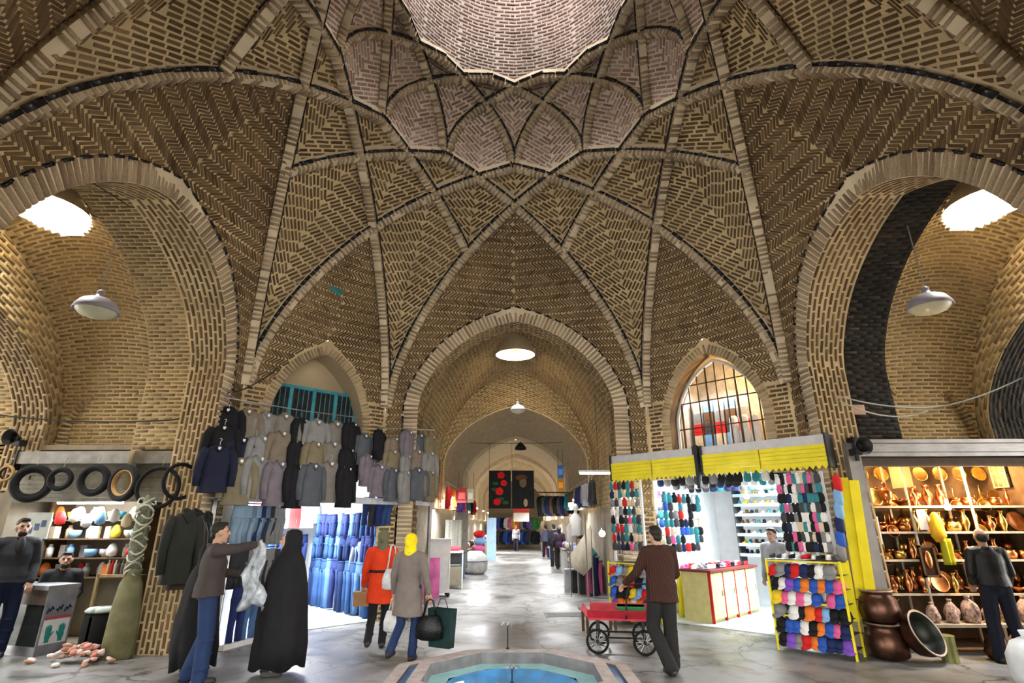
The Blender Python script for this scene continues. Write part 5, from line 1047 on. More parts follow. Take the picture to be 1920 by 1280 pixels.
# ================================================================ handcart
def handcart():
    p = onZ(1165, 1222, 0); t = thing('handcart', 'red flat handcart with black spoked wheels pushed by a man', 'handcart', (p.x + .03, p.y + .12, 0), -.18); RD = mat('red_paint', (.5, .03, .05), .5, var=.25)
    L, Wd, z = .5, .33, .5
    MB().add([(-L, -Wd, z), (L, -Wd, z), (L, Wd, z), (-L, Wd, z), (-L, -Wd, z - .03), (L, -Wd, z - .03), (L, Wd, z - .03), (-L, Wd, z - .03)], [(0, 1, 2, 3), (4, 7, 6, 5), (0, 4, 5, 1), (1, 5, 6, 2), (2, 6, 7, 3), (3, 7, 4, 0)]).build('tray_floor', RD, t)
    for a, b, o in (((-L, -Wd), (L, -Wd), (0, -.12)), ((L, -Wd), (L, Wd), (.1, 0)), ((L, Wd), (-L, Wd), (0, .12)), ((-L, Wd), (-L, -Wd), (-.12, 0))):
        th = .012; v = []
        for dx in (0, th): v += [(a[0] - o[0] * dx * 8, a[1] - o[1] * dx * 8, z), (b[0] - o[0] * dx * 8, b[1] - o[1] * dx * 8, z), (b[0] + o[0] - o[0] * dx * 8, b[1] + o[1] - o[1] * dx * 8, z + .13), (a[0] + o[0] - o[0] * dx * 8, a[1] + o[1] - o[1] * dx * 8, z + .13)]
        MB().add(v, [(0, 1, 2, 3), (7, 6, 5, 4), (0, 4, 5, 1), (1, 5, 6, 2), (2, 6, 7, 3), (3, 7, 4, 0)]).build('side_board', RD, t)
    for x in (-.36, .36):
        MB().tube([(x, -.36, .18), (x, .36, .18)], .016, 6).build('axle', DARKM, t)
        for y in (-.36, .36):
            w = ring_mesh(.16, .02, 28, 8).build('wheel', RUBBER, t, True, loc=(x, y, .18))
            for k in range(6): a = k * math.pi / 6; MB().tube([(.14 * math.cos(a), 0, .14 * math.sin(a)), (-.14 * math.cos(a), 0, -.14 * math.sin(a))], .006, 5).build('spoke', STEEL, w)
            MB().ball((0, 0, 0), .03, 8, 6).build('hub', DARKM, w, True)
        for y in (-.24, .24): MB().bx(x - .02, x + .02, y - .02, y + .02, .18, z - .03).build('bracket', DARKM, t)
    MB().tube([(-.4, -.26, .22), (.4, -.26, .22)], .016, 6).build('frame_bar', DARKM, t); MB().tube([(-.4, .26, .22), (.4, .26, .22)], .016, 6).build('frame_bar', DARKM, t)
    MB().tube([(.1, -.36, z), (.12, -.42, .8), (.18, -.45, 1.0), (.5, -.42, 1.02)], .014, 6).build('handle', DARKM, t)
    o = tag(MB().bx(-.2, .2, -.13, .13, 0, .13).bx(-.21, .21, -.14, .14, .1, .13).build('green_crate', mat('green_plastic', (.02, .2, .06), .5)), 'green plastic crate lying in the red handcart', 'crate'); t.scale = (.92, .92, .92); o.location = (p.x + .2, p.y + .12, .465); o.rotation_euler.z = -.18
    c = thing('bench', 'low wooden board bench behind the handcart', 'bench', (1.55, 10.35, 0), .2); MB().bx(-.45, .2, -.16, .16, .34, .38).build('seat', mat('weathered_wood', (.36, .3, .25), .7), c)
    for x in (-.38, .12):
        for y in (-.12, .12): MB().bx(x - .02, x + .02, y - .02, y + .02, 0, .34).build('leg', WOODD, c)
handcart()
# ================================================================ hanging lamps
def dome_lamp(lab, loc, d, top, glow=0):
    t = thing('pendant_lamp', lab, 'lamp', loc, 0, 'pendant dome lamps'); s = d / .56
    GR = mat('grey_enamel', (.3, .29, .33), .45, var=.15); MB().lathe([(.05, .2), (.06, .16), (.12, .14), (.21, .09), (.265, .0), (.28, -.05), (.27, -.06), (.24, -.01)], 28, cap=False).build('shade', GR, t, True)
    MB().lathe([(.25, -.045), (.2, -.1), (.1, -.135), (.01, -.145)], 24, cap=False).build('diffuser', mat('milky_glass', (.55, .55, .42), .3, var=.1), t, True); MB().lathe([(.045, .18), (.05, .24), (.02, .27)], 12).build('cap', GR, t, True)
    MB().tube([(0, 0, .26), (0, 0, (top - loc[2]) / s)], .008, 5).build('wire', cmat((.25, .25, .25)), t); t.scale = (s, s, s)
A = onX(182, 577, -6.0); dome_lamp('grey dome lamp hanging in the arch over the tyre stall', (A.x, A.y, A.z), .58, 6.28)
A = onX(1742, 570, 6.0); dome_lamp('grey dome lamp hanging in the arch over the copper stall', (A.x, A.y, A.z), .58, 6.28)
A = onY(971, 767, 15.6); dome_lamp('small dome lamp hanging inside the first bay of the corridor', (A.x, A.y, A.z), .48, 6.7)
A = onY(976, 836, 21.5); t = thing('pendant_lamp', 'small black lamp silhouetted against the far vault', 'lamp', A); MB().lathe([(.03, .16), (.1, .1), (.22, -.05), (.24, -.14), (.2, -.12)], 20, cap=False).build('shade', DARKM, t, True); MB().tube([(0, 0, .15), (0, 0, .2)], .008, 5).build('wire', DARKM, t)
# ================================================================ cables
def cable(pts, lab, r=.012, m=None): return tag(MB().tube(pts, r, 5).build('cable', m or cmat((.03, .028, .025))), lab, 'cable', 'cables')
def sag(A, B, d, n=12): return [tuple(Vector(A).lerp(Vector(B), i / n) - Vector((0, 0, d * 4 * (i / n) * (1 - i / n)))) for i in range(n + 1)]
cable(sag(onY(0, 778, 8.6), onY(310, 788, 8.6), .06) + sag(onY(315, 788, 8.6), onX(430, 735, -4.85), .1)[1:], 'black cable sagging across the left side bay to the pillar')
cable(sag(onX(440, 735, -4.85), onD(520, 690, 13.9), .06), 'black cable along the foot of the left niche')
g = cmat((.3, .32, .3)); cable(sag(onX(1570, 742, 4.95), onY(1760, 762, 8.9), .08) + sag(onY(1765, 762, 8.9), onY(1915, 708, 8.6), .05)[1:], 'grey cable sagging over the copper stall', .012, g)
cable(sag(onX(1575, 752, 4.95), onY(1740, 770, 8.9), .16), 'second grey cable looping over the copper stall', .012, g)
A = onX(30, 265, -4.75); cable(sag(onX(-10, 255, -4.82), onX(240, 385, -4.82), -.05), 'thin cable running along the left arch', .008)
# small fittings on the piers
def fitting(lab, p, size, col, nm='junction_box'): o = tag(MB().box((0, 0, 0), size).box((0, -size[1] / 2, 0), (size[0] * .8, .01, size[2] * .8)).build(nm, cmat(col)), lab, 'fitting', 'small wall fittings'); o.location = p; return o
fitting('grey junction box on the pier left of the corridor arch', onY(714, 732, 11.3), (.3, .1, .28), (.3, .32, .33)); fitting('faded pink notice board over the copper stall', onY(1598, 768, 8.66), (.4, .03, .16), (.5, .33, .26), 'notice_board')
fitting('turquoise tile patch high on the wall over the left niche', world(135, 4.93, .2, 6.3).tolist(), (.26, .06, .26), (.04, .28, .3), 'tile_patch').rotation_euler = (-.5, .35, .785)
def siren(lab, p):
    t = thing('siren_horn', lab, 'horn', p); MB().lathe([(.03, 0), (.05, .08), (.13, .2), (.135, .2), (.05, .07)], 16, R=Matrix.Rotation(math.pi / 2, 3, 'X')).build('horn', DARKM, t, True); MB().bx(-.05, .05, -.05, .12, -.12, -.02).build('bracket', DARKM, t)
siren('black horn on the wall at the far edge over the tyre stall', onY(38, 822, 8.9)); siren('black horn on the pier beside the copper shutter', onY(1605, 838, 8.3))

# ================================================================ the long corridor
def corridor():
    KR = Room(org=(0, 11.9, 0))
    def at(u, v, Y): return onY(u, v, Y)
    # left side
    p = onZ(805, 1112, 0); t = thing('white_cabinet', 'white upright cabinet standing at the corridor entrance', 'cabinet', (-2.05, 15.2, 0), .25); MB().bx(-.28, .28, -.2, .2, .1, 1.35).build('body', WHITEP, t); MB().bx(-.29, .29, -.21, .21, 1.33, 1.4).build('top', cmat((.6, .6, .6)), t); MB().bx(.24, .27, -.22, -.2, .6, .9).build('handle', STEEL, t)
    for x in (-.25, .25):
        for y in (-.17, .17): MB().ball((x, y, .05), .05, 8, 6).build('castor', DARKM, t, True)
    o = tag(MB().bx(-.25, .25, -.02, .02, 0, .95).build('pink_board', mat('pink_print', (.6, .13, .35), .5, var=.5, scale=3)), 'pink printed board leaning against the white cabinet', 'board'); o.location = (-2.2, 14.75, .0); o.rotation_euler = (-.1, 0, .25)
    t = thing('side_table', 'white framed table carrying a black box in the corridor', 'table', (-1.85, 17.0, 0), .1); MB().bx(-.28, .28, -.25, .25, .98, 1.02).build('table_top', WHITEP, t)
    for x in (-.26, .26):
        for y in (-.22, .22): MB().bx(x - .015, x + .015, y - .015, y + .015, 0, .98).build('leg', WHITEP, t)
    MB().bx(-.25, .25, -.2, .2, .1, .6).build('cloth_side', cmat((.2, .18, .13)), t)
    o = tag(MB().bx(-.22, .22, -.2, .2, 0, .28).bx(-.23, .23, -.21, .21, .24, .28).build('black_crate', DARKM), 'black crate under the corridor table top', 'crate'); o.location = (-1.85, 17.0, .66); 
    o = tag(MB().ball((0, 0, .06), (.24, .18, .07), 12, 6).build('red_cloth', cmat((.55, .05, .08)), None, True), 'red folded cloth on the corridor table', 'cloth'); o.location = (-1.85, 17.0, 1.02)
    cols = ['red', 'orange', 'violet', 'blue', 'pink', 'teal', 'brown', 'black']
    def garment(lab, x, y, z, c, rz, s=.8, grp='clothes hung along the corridor'):
        t = thing('garment', lab, 'clothes', (x, y, z), rz, grp); m = cmat(PAL[c]); obj('garment_body', JB, m, t); obj('sleeve', JS[0], m, t); obj('sleeve', JS[1], m, t); obj('hanger_hook', JH, STEEL, t); t.scale = (s, s, s)
    for k in range(10):
        garment(f'{cols[k % 8]} garment, {ordinal(k)} along the left side of the corridor', -1.9, 15.6 + 1.1 * k, 2.78, cols[k % 8], math.pi / 2 + .3 * (k % 3))
        garment(f'{["black", "grey", "navy", "white", "brown", "teal"][k % 6]} garment, {ordinal(k)} along the right side of the corridor', 1.9, 13.8 + 1.2 * k, 2.82, ["black", "grey", "navy", "white", "brown", "teal"][k % 6], -math.pi / 2 + .3 * (k % 3))
    pc = mat('grey_curtain', (.3, .28, .25), .9, var=.15); drape('curtain', 'grey curtain covering a closed stall in the corridor', 'curtain', KR, -1.95, 8.2, 2.3, .3, 1.1, pc, 6, .05, math.pi / 2 - .3, 1.0)
    drape('net_curtain', 'white netting over the stall behind the table', 'curtain', KR, -2.0, 6.2, 1.9, .4, 1.2, mat('white_net', (.55, .57, .5), .8, var=.3, scale=40), 5, .04, math.pi / 2 - .3, 1.0)
    for (u0, v0, u1, v1, Y, c, lab) in ((858, 915, 874, 942, 16.5, (.25, .02, .02), 'dark red board hanging on the left of the corridor'), (876, 916, 888, 942, 17.2, (.6, .58, .5), 'white framed board beside the dark red one'), (1045, 872, 1057, 896, 18, (.06, .18, .5), 'blue sign hanging on the right of the corridor'), (1045, 897, 1058, 921, 18, (.55, .25, .02), 'orange sign hanging below the blue one')):
        A, B = at(u0, v0, Y), at(u1, v1, Y); t = thing('sign_board', lab, 'sign', ((A.x + B.x) / 2, Y, (A.z + B.z) / 2), 0, 'boards hung in the corridor'); w, h = abs(B.x - A.x) / 2, abs(A.z - B.z) / 2; MB().bx(-w, w, -.015, .015, -h, h).build('panel', cmat(c), t); MB().bx(-w * .7, w * .7, -.02, -.015, -h * .5, h * .4).build('print', cmat(tuple(min(1, q * 1.6 + .08) for q in c)), t)
        for x in (-w * .8, w * .8): MB().tube([(x, 0, h), (x, 0, h + .5)], .005, 4).build('wire', DARKM, t)
    t = thing('wrapped_bale', 'pale plastic-wrapped bale on the floor at the left of the corridor', 'bale', (-1.55, 21.8, 0)); MB().lathe([(.3, 0), (.45, .12), (.48, .4), (.4, .65), (.25, .8)], 16, sy=.8).build('bale_body', mat('pale_wrap', (.5, .48, .47), .4, var=.25), t, True); MB().tube([(.46 * math.cos(a), .38 * math.sin(a), .45) for a in np.linspace(0, 6.3, 20)], .02, 5).build('strap', cmat((.1, .1, .15)), t)
    for k in range(5):
        c = ['dark grey', 'cream', 'pink', 'light blue', 'red'][k]; o = tag(MB().ball((0, 0, .16), (.26, .24, .17), 12, 8).build('cloth_bundle', cmat(PAL[c]), None, True), f'{c} cloth bundle, {ordinal(k)} from the bottom of the corridor pile', 'bundle', 'pile of cloth bundles'); o.location = (-1.62 + .03 * (k % 2), 25, .3 * k)
    o = tag(MB().bx(-.25, .25, -.02, .02, 0, 2.1).build('blue_panel', cmat((.4, .6, .85))), 'light blue panel standing at the left of the corridor', 'panel'); o.location = (-1.3, 30, 0)
    for k in range(4): o = tag(MB().lathe([(.12, 0), (.15, .3), (.13, .5), (.06, .55)], 12).build('orange_pot', cmat((.5, .2, .04))), f'orange pot, {ordinal(k)} in line on the far left of the corridor', 'pot', 'orange pots'); o.location = (-1.35, 32 + k, 0)
    # roses and portrait hangings
    for (u0, u1, lab, kind) in ((917, 958, 'black hanging printed with red roses over the corridor', 0), (960, 1002, 'black hanging printed with a dim figure over the corridor', 1)):
        A, B = at(u0, 882, 18.5), at(u1, 953, 18.5); w, h = (B.x - A.x) / 2, (A.z - B.z) / 2; t = thing('wall_hanging', lab, 'hanging', ((A.x + B.x) / 2, 18.5, (A.z + B.z) / 2), 0, 'printed hangings over the corridor'); MB().bx(-w, w, -.01, .01, -h, h).build('cloth', mat('black_cloth', (.008, .01, .012), .8), t)
        if kind == 0:
            for x, z, s in ((.1, .75, 1.), (.35, .33, .9), (-.05, -.1, 1.1), (-.25, -.65, 1.)):
                g = MB(); [g.ball((x * w + .05 * s * math.cos(a), -.015, z * h + .05 * s * math.sin(a)), (.08 * s, .008, .07 * s), 8, 5) for a in np.linspace(0, 5.2, 5)]; g.build('printed_rose', cmat((.6, .01, .01)), t)
            for x, z in ((-.4, .3), (.1, -.5), (.5, -.7), (-.5, .0)): MB().ball((x * w, -.013, z * h), (.11, .004, .06), 8, 5).build('printed_leaf', cmat((.02, .09, .03)), t)
        else:
            MB().ball((0, -.012, .35 * h), (.12, .006, .16), 12, 6).build('printed_shape', cmat((.16, .11, .07)), t); MB().ball((.08, -.013, -.7 * h), (.07, .006, .13), 10, 6).build('printed_shape', cmat((.4, .33, .24)), t); MB().ball((-.05, -.012, .62 * h), (.2, .005, .1), 10, 6).build('printed_shape', cmat((.1, .05, .02)), t)
        MB().tube([(-w, 0, h), (-w, 0, h + .9)], .005, 4).build('wire', DARKM, t)
    tag(MB().tube(sag((-2.1, 18.5, 4.45), (2.1, 18.5, 4.45), .06), .008, 5).build('hanging_wire', DARKM), 'wire stretched across the corridor above the hangings', 'wire')
    # right side
    A, B, C, D = at(1064, 1048, 15.5), at(1108, 985, 14.6), at(1110, 1062, 14.6), at(1095, 1075, 15)
    G = np.array([[list(A), list((A + B) / 2), list(B)], [list((A * 2 + D) / 3 - Vector((0, 0, .05))), list((A + C) / 2 - Vector((.05, 0, .05))), list((B + C) / 2)], [list(A - Vector((0, 0, .12))), list(D - Vector((0, 0, .05))), list(C)]]); o = MB().grid(G).build('tarpaulin', mat('beige_tarp', (.42, .38, .3), .85, var=.15), None, True); md = o.modifiers.new('t', 'SOLIDIFY'); md.thickness = .015; tag(o, 'beige tarpaulin stretched to a point at the right of the corridor', 'tarpaulin')
    for k, (u, v) in enumerate(((1067, 1100), (1108, 1115), (1098, 1112))):
        Y = 15 - .3 * k; q = at(u, 1000, Y); o = tag(MB().tube([(q.x, Y, 0), (q.x, Y, 1.3 + .35 * k)], .018, 6).build('tent_pole', STEEL), f'{["first", "second", "third"][k]} metal pole from the corridor under the tarpaulin', 'pole', 'poles of the tarpaulin'); 
    for k in range(3): q = onZ(1072 + 14 * k, 1106 + 3 * k, 0); o = tag(MB().bx(-.2, .2, -.2, .2, 0, .55).bx(-.21, .21, -.21, .21, .5, .56).bx(-.12, .0, -.215, -.2, .1, .35).build('storage_crate', cmat([(.35, .36, .38), (.02, .02, .022), (.02, .02, .022)][k])), f'{["pale", "black", "black"][k]} crate, {ordinal(k)} from the left under the tarpaulin', 'crate', 'crates under the tarpaulin'); o.location = (q.x, q.y - .1, 0)
    for k in range(9):
        garment(f'dark garment, {ordinal(k)} from the left on the black rack', .95 + .14 * k, 20.0 + .05 * k, 2.75, ['black', 'dark grey', 'navy', 'brown'][k % 4], .8, .95, 'dark clothes on the far rack')
    tag(MB().tube([(.8, 20, 2.85), (2.3, 20.4, 2.85)], .02, 6).build('clothes_rail', DARKM), 'black rail of dark garments across the right of the corridor', 'rail')
    for k, (u, v, Y) in enumerate(((1080, 985, 15.2), (1072, 1000, 17))):
        q = at(u, v, Y); t = thing('bust_form', ['white bust form beside the tarpaulin', 'smaller white bust form behind the tarpaulin'][k], 'mannequin', (q.x, Y, q.z)); MB().lathe([(.14, -.25), (.15, 0), (.17, .18), (.1, .28), (.045, .32), (.045, .38)], 14, sy=.6).ball((0, 0, .47), (.075, .09, .1), 10, 8).build('bust', WHITEP, t, True); MB().tube([(0, 0, -.25), (0, 0, -q.z)], .02, 6).build('stand', STEEL, t)
    # lamps
    def tl(lab, x, y, z, rz, power): 
        t = thing('tube_lamp', lab, 'lamp', (x, y, z), rz, 'tubes along the corridor'); MB().tube([(-.5, 0, 0), (.5, 0, 0)], .022, 8).build('tube', TUBE, t); MB().bx(-.53, .53, -.03, .03, .025, .07).build('fitting', WHITEP, t)
        if power: area('corridor_tube_light', (x * .9, y, z - .06), .6, power, (.95, .98, 1), (0, 0, rz), 'SQUARE')
    tl('tube lamp at the corner of the corridor beside the yellow hood', *at(1128, 887, 12.6), 0, 0)
    for k in range(5): tl(f'tube lamp, {ordinal(k)} along the left side of the corridor', -1.9, 16 + 5.5 * k, 2.5, math.pi / 2, 60 if k < 4 else 90); tl(f'tube lamp, {ordinal(k)} along the right side of the corridor', 1.9, 18.5 + 5.5 * k, 2.5, math.pi / 2, 60 if k < 4 else 0)
    tag(MB().tube([(-1.9, 15.2, 2.86), (-1.9, 26, 2.86)], .015, 6).build('clothes_rail', STEEL), 'steel rail of garments along the left of the corridor', 'rail'); tag(MB().tube([(1.9, 13.3, 2.9), (1.9, 25.5, 2.9)], .015, 6).build('clothes_rail', STEEL), 'steel rail of garments along the right of the corridor', 'rail')
    q = at(1129, 1000, 12.9); o = tag(MB().ball((0, 0, 0), .07, 12, 8).lathe([(.02, .06), (.025, .12)], 8).tube([(0, 0, .1), (0, 0, 1.3)], .006, 5).build('x', MATS['globe_glow'], None, True), 'x', 'lamp'); bpy.data.objects.remove(o); t = thing('globe_lamp', 'globe lamp glowing behind the tarpaulin', 'lamp', q); MB().ball((0, 0, 0), .07, 12, 8).build('globe', MATS['globe_glow'], t, True); MB().tube([(0, 0, .06), (0, 0, 4.8 - q.z)], .006, 5).build('wire', DARKM, t); MB().lathe([(.02, .06), (.028, .12)], 8).build('socket', DARKM, t); bulb('globe_light', q + Vector((-.1, -.1, 0)), 20)
    # stalls lining both sides: counters with cloth fronts
    for k in range(9):
        for sx in (-1, 1):
            if sx < 0 and k == 0: continue
            y = 16.4 + 3.2 * k; c = ['cream', 'light blue', 'pink', 'grey', 'white', 'brown'][(k + (sx > 0) * 2) % 6]; t = thing('stall_counter', f'stall counter with {c} front, {ordinal(k)} along the {"left" if sx < 0 else "right"} side of the corridor', 'counter', (sx * 2.05, y, 0), 0, 'stall counters along the corridor'); MB().bx(-.22, .22, -1.0, 1.0, 0, .8).build('front', cmat(tuple(q * .6 for q in PAL[c])), t); MB().bx(-.25, .25, -1.05, 1.05, .8, .84).build('top', WOODD, t)
            for j in range(4):
                cc = PN[(k * 5 + j * 3 + (sx > 0)) % 16]; o = tag(MB().ball((0, 0, .12), (.16, .18, .13), 10, 6).build('cloth_heap', cmat(PAL[cc]), None, True), f'{cc} heap of cloth, {ordinal(j)} on counter {ordinal(k)} along the {"left" if sx < 0 else "right"}', 'cloth', 'cloth heaps along the corridor'); o.location = (sx * 2.05, y - .75 + .5 * j, .84)
    # the crowded end
    for k in range(11):
        garment(f'{PN[k]} garment, {ordinal(k)} from the left across the far end', -1.5 + .3 * k, 44, 2.3, PN[k], .2, 1.2, 'clothes across the far end')
        garment(f'{PN[-k - 1]} garment, {ordinal(k)} from the left in the low row at the far end', -1.5 + .3 * k, 43.8, 1.3, ['navy', 'dark grey', 'black', 'blue'][k % 4], .2, 1.3, 'clothes across the far end')
    t = thing('banner', 'red and white banner hanging over the far end of the corridor', 'banner', (.35, 36, 2.35)); MB().bx(-.5, .5, -.01, .01, .12, .42).build('red_field', cmat((.5, .05, .04)), t); MB().bx(-.5, .5, -.01, .01, -.42, .12).build('white_field', cmat((.75, .7, .68)), t); MB().tube([(-2, 0, .44), (2, 0, .44)], .01, 5).build('wire', DARKM, t)
corridor()
# white sack at the near corner
p = onZ(1915, 1290, 0); o = tag(MB().lathe([(.22, 0), (.27, .1), (.27, .32), (.2, .46), (.08, .52), (.1, .58)], 18).build('white_sack', mat('white_plastic', (.7, .76, .8), .4, var=.12), None, True), 'white plastic sack on the floor at the near corner', 'sack'); o.location = (p.x + .22, p.y - .05, 0)
# ================================================================ people
WORK = bpy.data.scenes.new('workbench')      # small scene of its own, so that each surface is computed alone
def remesh(mb, name, vox=.012, it=4):
    me = mb.mesh(name); o = bpy.data.objects.new('tmp', me); WORK.collection.objects.link(o); m = o.modifiers.new('r', 'REMESH'); m.mode = 'VOXEL'; m.voxel_size = vox
    if it: s = o.modifiers.new('s', 'SMOOTH'); s.factor = .5; s.iterations = it
    vl = WORK.view_layers[0]; vl.update(); dg = vl.depsgraph; out = bpy.data.meshes.new_from_object(o.evaluated_get(dg)); out.name = name; bpy.data.objects.remove(o); bpy.data.meshes.remove(me)
    out.polygons.foreach_set('use_smooth', [True] * len(out.polygons)); return out
def cap(mb, a, b, r0, r1, n=10):
    a, b = Vector(a), Vector(b); d = b - a; L = d.length or 1e-4; pts = []; rs = []
    for t in (0, .3, .7, .95): pts.append(a - d / L * r0 * math.cos(t * math.pi / 2)); rs.append(max(.002, r0 * math.sin(t * math.pi / 2) or .002))
    pts += [a, b]; rs += [r0, r1]
    for t in (.95, .7, .3, 0): pts.append(b + d / L * r1 * math.cos(t * math.pi / 2)); rs.append(max(.002, r1 * math.sin(t * math.pi / 2)))
    mb.tube(pts, rs, n); return mb
SKIN = mat('skin', (.42, .25, .17), .5, var=.06); HAIRM = mat('dark_hair', (.01, .008, .007), .6, var=.3, scale=30); EYEM = mat('eye', (.02, .015, .012), .2); LIP = mat('lip', (.3, .12, .09), .5)
def hand(mb, wrist, elbow, side, curl=.5):
    """palm, four unequal bent fingers and a thumb leaving the side of the palm"""
    w = Vector(wrist); d = (w - Vector(elbow)).normalized(); up = Vector((0, 0, 1)) if abs(d.z) < .8 else Vector((0, 1, 0)); s = d.cross(up).normalized(); n = s.cross(d).normalized()
    k = w + d * .05; 
    for q in (-.022, 0, .022): cap(mb, w + s * q * .7 + d * .01, k + s * q + d * .035, .017, .016, 8)
    for q, L in ((-.033, .062), (-.011, .074), (.011, .07), (.033, .055)):
        b = k + s * q + d * .04; m = b + (d * math.cos(curl) - n * math.sin(curl)) * L * .5; e = m + (d * math.cos(2.2 * curl) - n * math.sin(2.2 * curl)) * L * .5; cap(mb, b, m, .0105, .0098, 7); cap(mb, m, e, .0098, .0085, 7)
    b = w + d * .02 + s * (-.032 * side); m = b + (d * .6 - s * .7 * side - n * .3).normalized() * .035; cap(mb, b, m, .0125, .011, 7); cap(mb, m, m + (d * .9 - n * .4).normalized() * .03, .011, .009, 7)
def person(lab, xy, heading, J=None, h=1.72, top=None, pants=None, shoe=(.015, .013, .012), hair='short', coat=None, beard=False, skirt=None, z0=0, group=None, girth=1., belt=False, collar=None):
    """heading: direction faced, radians from +Y turning left. J overrides joints (x right, y ahead, z up, for 1.72 m)"""
    j = dict(pelvis=(0, 0, .96), chest=(0, .01, 1.26), neck=(0, -.005, 1.47), head=(0, .025, 1.60), shL=(-.185, 0, 1.40), shR=(.185, 0, 1.40), elL=(-.235, -.03, 1.12), elR=(.235, -.03, 1.12), wrL=(-.235, .05, .88), wrR=(.235, .05, .88),
             hipL=(-.09, 0, .93), hipR=(.09, 0, .93), knL=(-.1, .02, .5), knR=(.1, .02, .5), anL=(-.1, -.02, .085), anR=(.1, -.02, .085), look=(0, 1, 0))
    j.update(J or {}); V = {k: Vector(v) for k, v in j.items()}
    t = thing('person', lab, 'person', (xy[0], xy[1], z0), heading, group); s = h / 1.72; t.scale = (s, s, s)
    hd = V['head']; lk = V['look'].normalized(); sd = lk.cross(Vector((0, 0, 1))).normalized(); up = sd.cross(lk).normalized(); RH = Matrix((sd, lk, up)).transposed()
    H = lambda x, y, z: hd + RH @ Vector((x, y, z))
    b = MB()
    b.ball(hd + RH @ Vector((0, -.01, .015)), (.074, .094, .105), 16, 12, RH); b.ball(H(0, .03, -.045), (.054, .062, .07), 12, 8, RH); cap(b, H(0, .092, .012), H(0, .108, -.018), .01, .016, 8); b.ball(H(0, .06, -.1), (.03, .03, .024), 8, 6, RH)
    for q in (-1, 1): b.ball(H(q * .076, -.005, -.005), (.014, .024, .034), 8, 6, RH); b.ball(H(q * .034, .072, .03), (.026, .018, .01), 8, 5, RH)
    cap(b, V['neck'] - Vector((0, 0, .08)), hd - Vector((0, .01, .06)), .056, .052); cap(b, V['pelvis'], V['chest'], .095, .095, 12); cap(b, V['chest'], V['neck'] - Vector((0, 0, .07)), .095, .06, 12); cap(b, V['shL'], V['shR'], .055, .055); cap(b, V['hipL'], V['hipR'], .085, .085)
    for S, q in (('L', -1), ('R', 1)):
        cap(b, V['sh' + S], V['el' + S], .055, .042); cap(b, V['el' + S], V['wr' + S], .042, .027); hand(b, V['wr' + S], V['el' + S], q)
        cap(b, V['hip' + S], V['kn' + S], .085, .056); cap(b, V['kn' + S], V['an' + S], .055, .036); f = (V['an' + S]); cap(b, f - Vector((0, .03, .045)), f + Vector((0, .12, -.055)), .034, .028)
    body = obj('body', remesh(b, 'body', .0105, 3), SKIN, t)
    for q in (-1, 1): MB().ball(H(q * .031, .078, .012), (.014, .01, .007), 8, 6, RH).build('eye', EYEM, t, True); MB().ball(H(q * .033, .084, .033), (.02, .008, .0045), 8, 5, RH).build('eyebrow', HAIRM, t, True)
    MB().ball(H(0, .09, -.058), (.024, .012, .007), 8, 5, RH).build('mouth', LIP, t, True)
    if beard: MB().ball(H(0, .045, -.075), (.056, .055, .05), 12, 8, RH).build('beard', HAIRM, t, True)
    if hair == 'short':
        mb = MB(); mb.ball(H(0, -.028, .042), (.083, .094, .088), 14, 10, RH); mb.ball(H(0, .04, .098), (.06, .045, .025), 10, 6, RH); mb.ball(H(0, -.07, -.02), (.066, .04, .06), 10, 6, RH); obj('hair', remesh(mb, 'hair', .009, 2), HAIRM, t)
    elif hair == 'bald':
        mb = MB(); mb.ball(H(0, -.05, .0), (.08, .065, .07), 14, 10, RH); obj('hair', remesh(mb, 'hair', .009, 2), HAIRM, t)
    elif isinstance(hair, tuple):      # head scarf
        mb = MB(); mb.ball(H(0, -.03, .03), (.1, .115, .115), 14, 10, RH); cap(mb, H(0, -.04, -.06), V['neck'] - Vector((0, .0, .03)), .09, .1, 12); mb.ball(V['neck'] + Vector((0, .02, -.06)), (.12, .1, .06), 12, 8); mb.ball(H(0, -.11, .0), (.06, .06, .07), 10, 6, RH); obj('head_scarf', remesh(mb, 'head_scarf', .012, 3), cmat(hair, .8), t)
    g = girth
    if pants is not None:
        mb = MB(); cap(mb, V['pelvis'] + Vector((0, 0, .04)), V['pelvis'] - Vector((0, 0, .03)), .11 * g, .115 * g, 14); cap(mb, V['hipL'] * 1.05, V['hipR'] * 1.05, .105, .105); fl = pants[1] if len(pants) == 2 else 1.; pc = pants[0] if len(pants) == 2 else pants
        for S in 'LR': cap(mb, V['hip' + S], V['kn' + S], .104, .084 * fl); cap(mb, V['kn' + S], V['an' + S] - Vector((0, 0, .01)), .084 * fl, .078 * fl); k = V['kn' + S]; [mb.ball(k.lerp(V['an' + S], q) + Vector((.01 * (-1) ** i, .01, 0)), (.088 * fl, .09 * fl, .02), 10, 5) for i, q in enumerate((.12, .45, .78))]
        obj('trousers', remesh(mb, 'trousers', .012, 3), cmat(pc, .85), t)
    for S in 'LR':
        f = V['an' + S]; mb = MB(); cap(mb, f - Vector((0, .04, .04)), f + Vector((0, .14, -.045)), .045, .04); cap(mb, f, f - Vector((0, .01, .03)), .05, .055); obj('shoe', remesh(mb, 'shoe', .01, 2), cmat(shoe, .45), t)
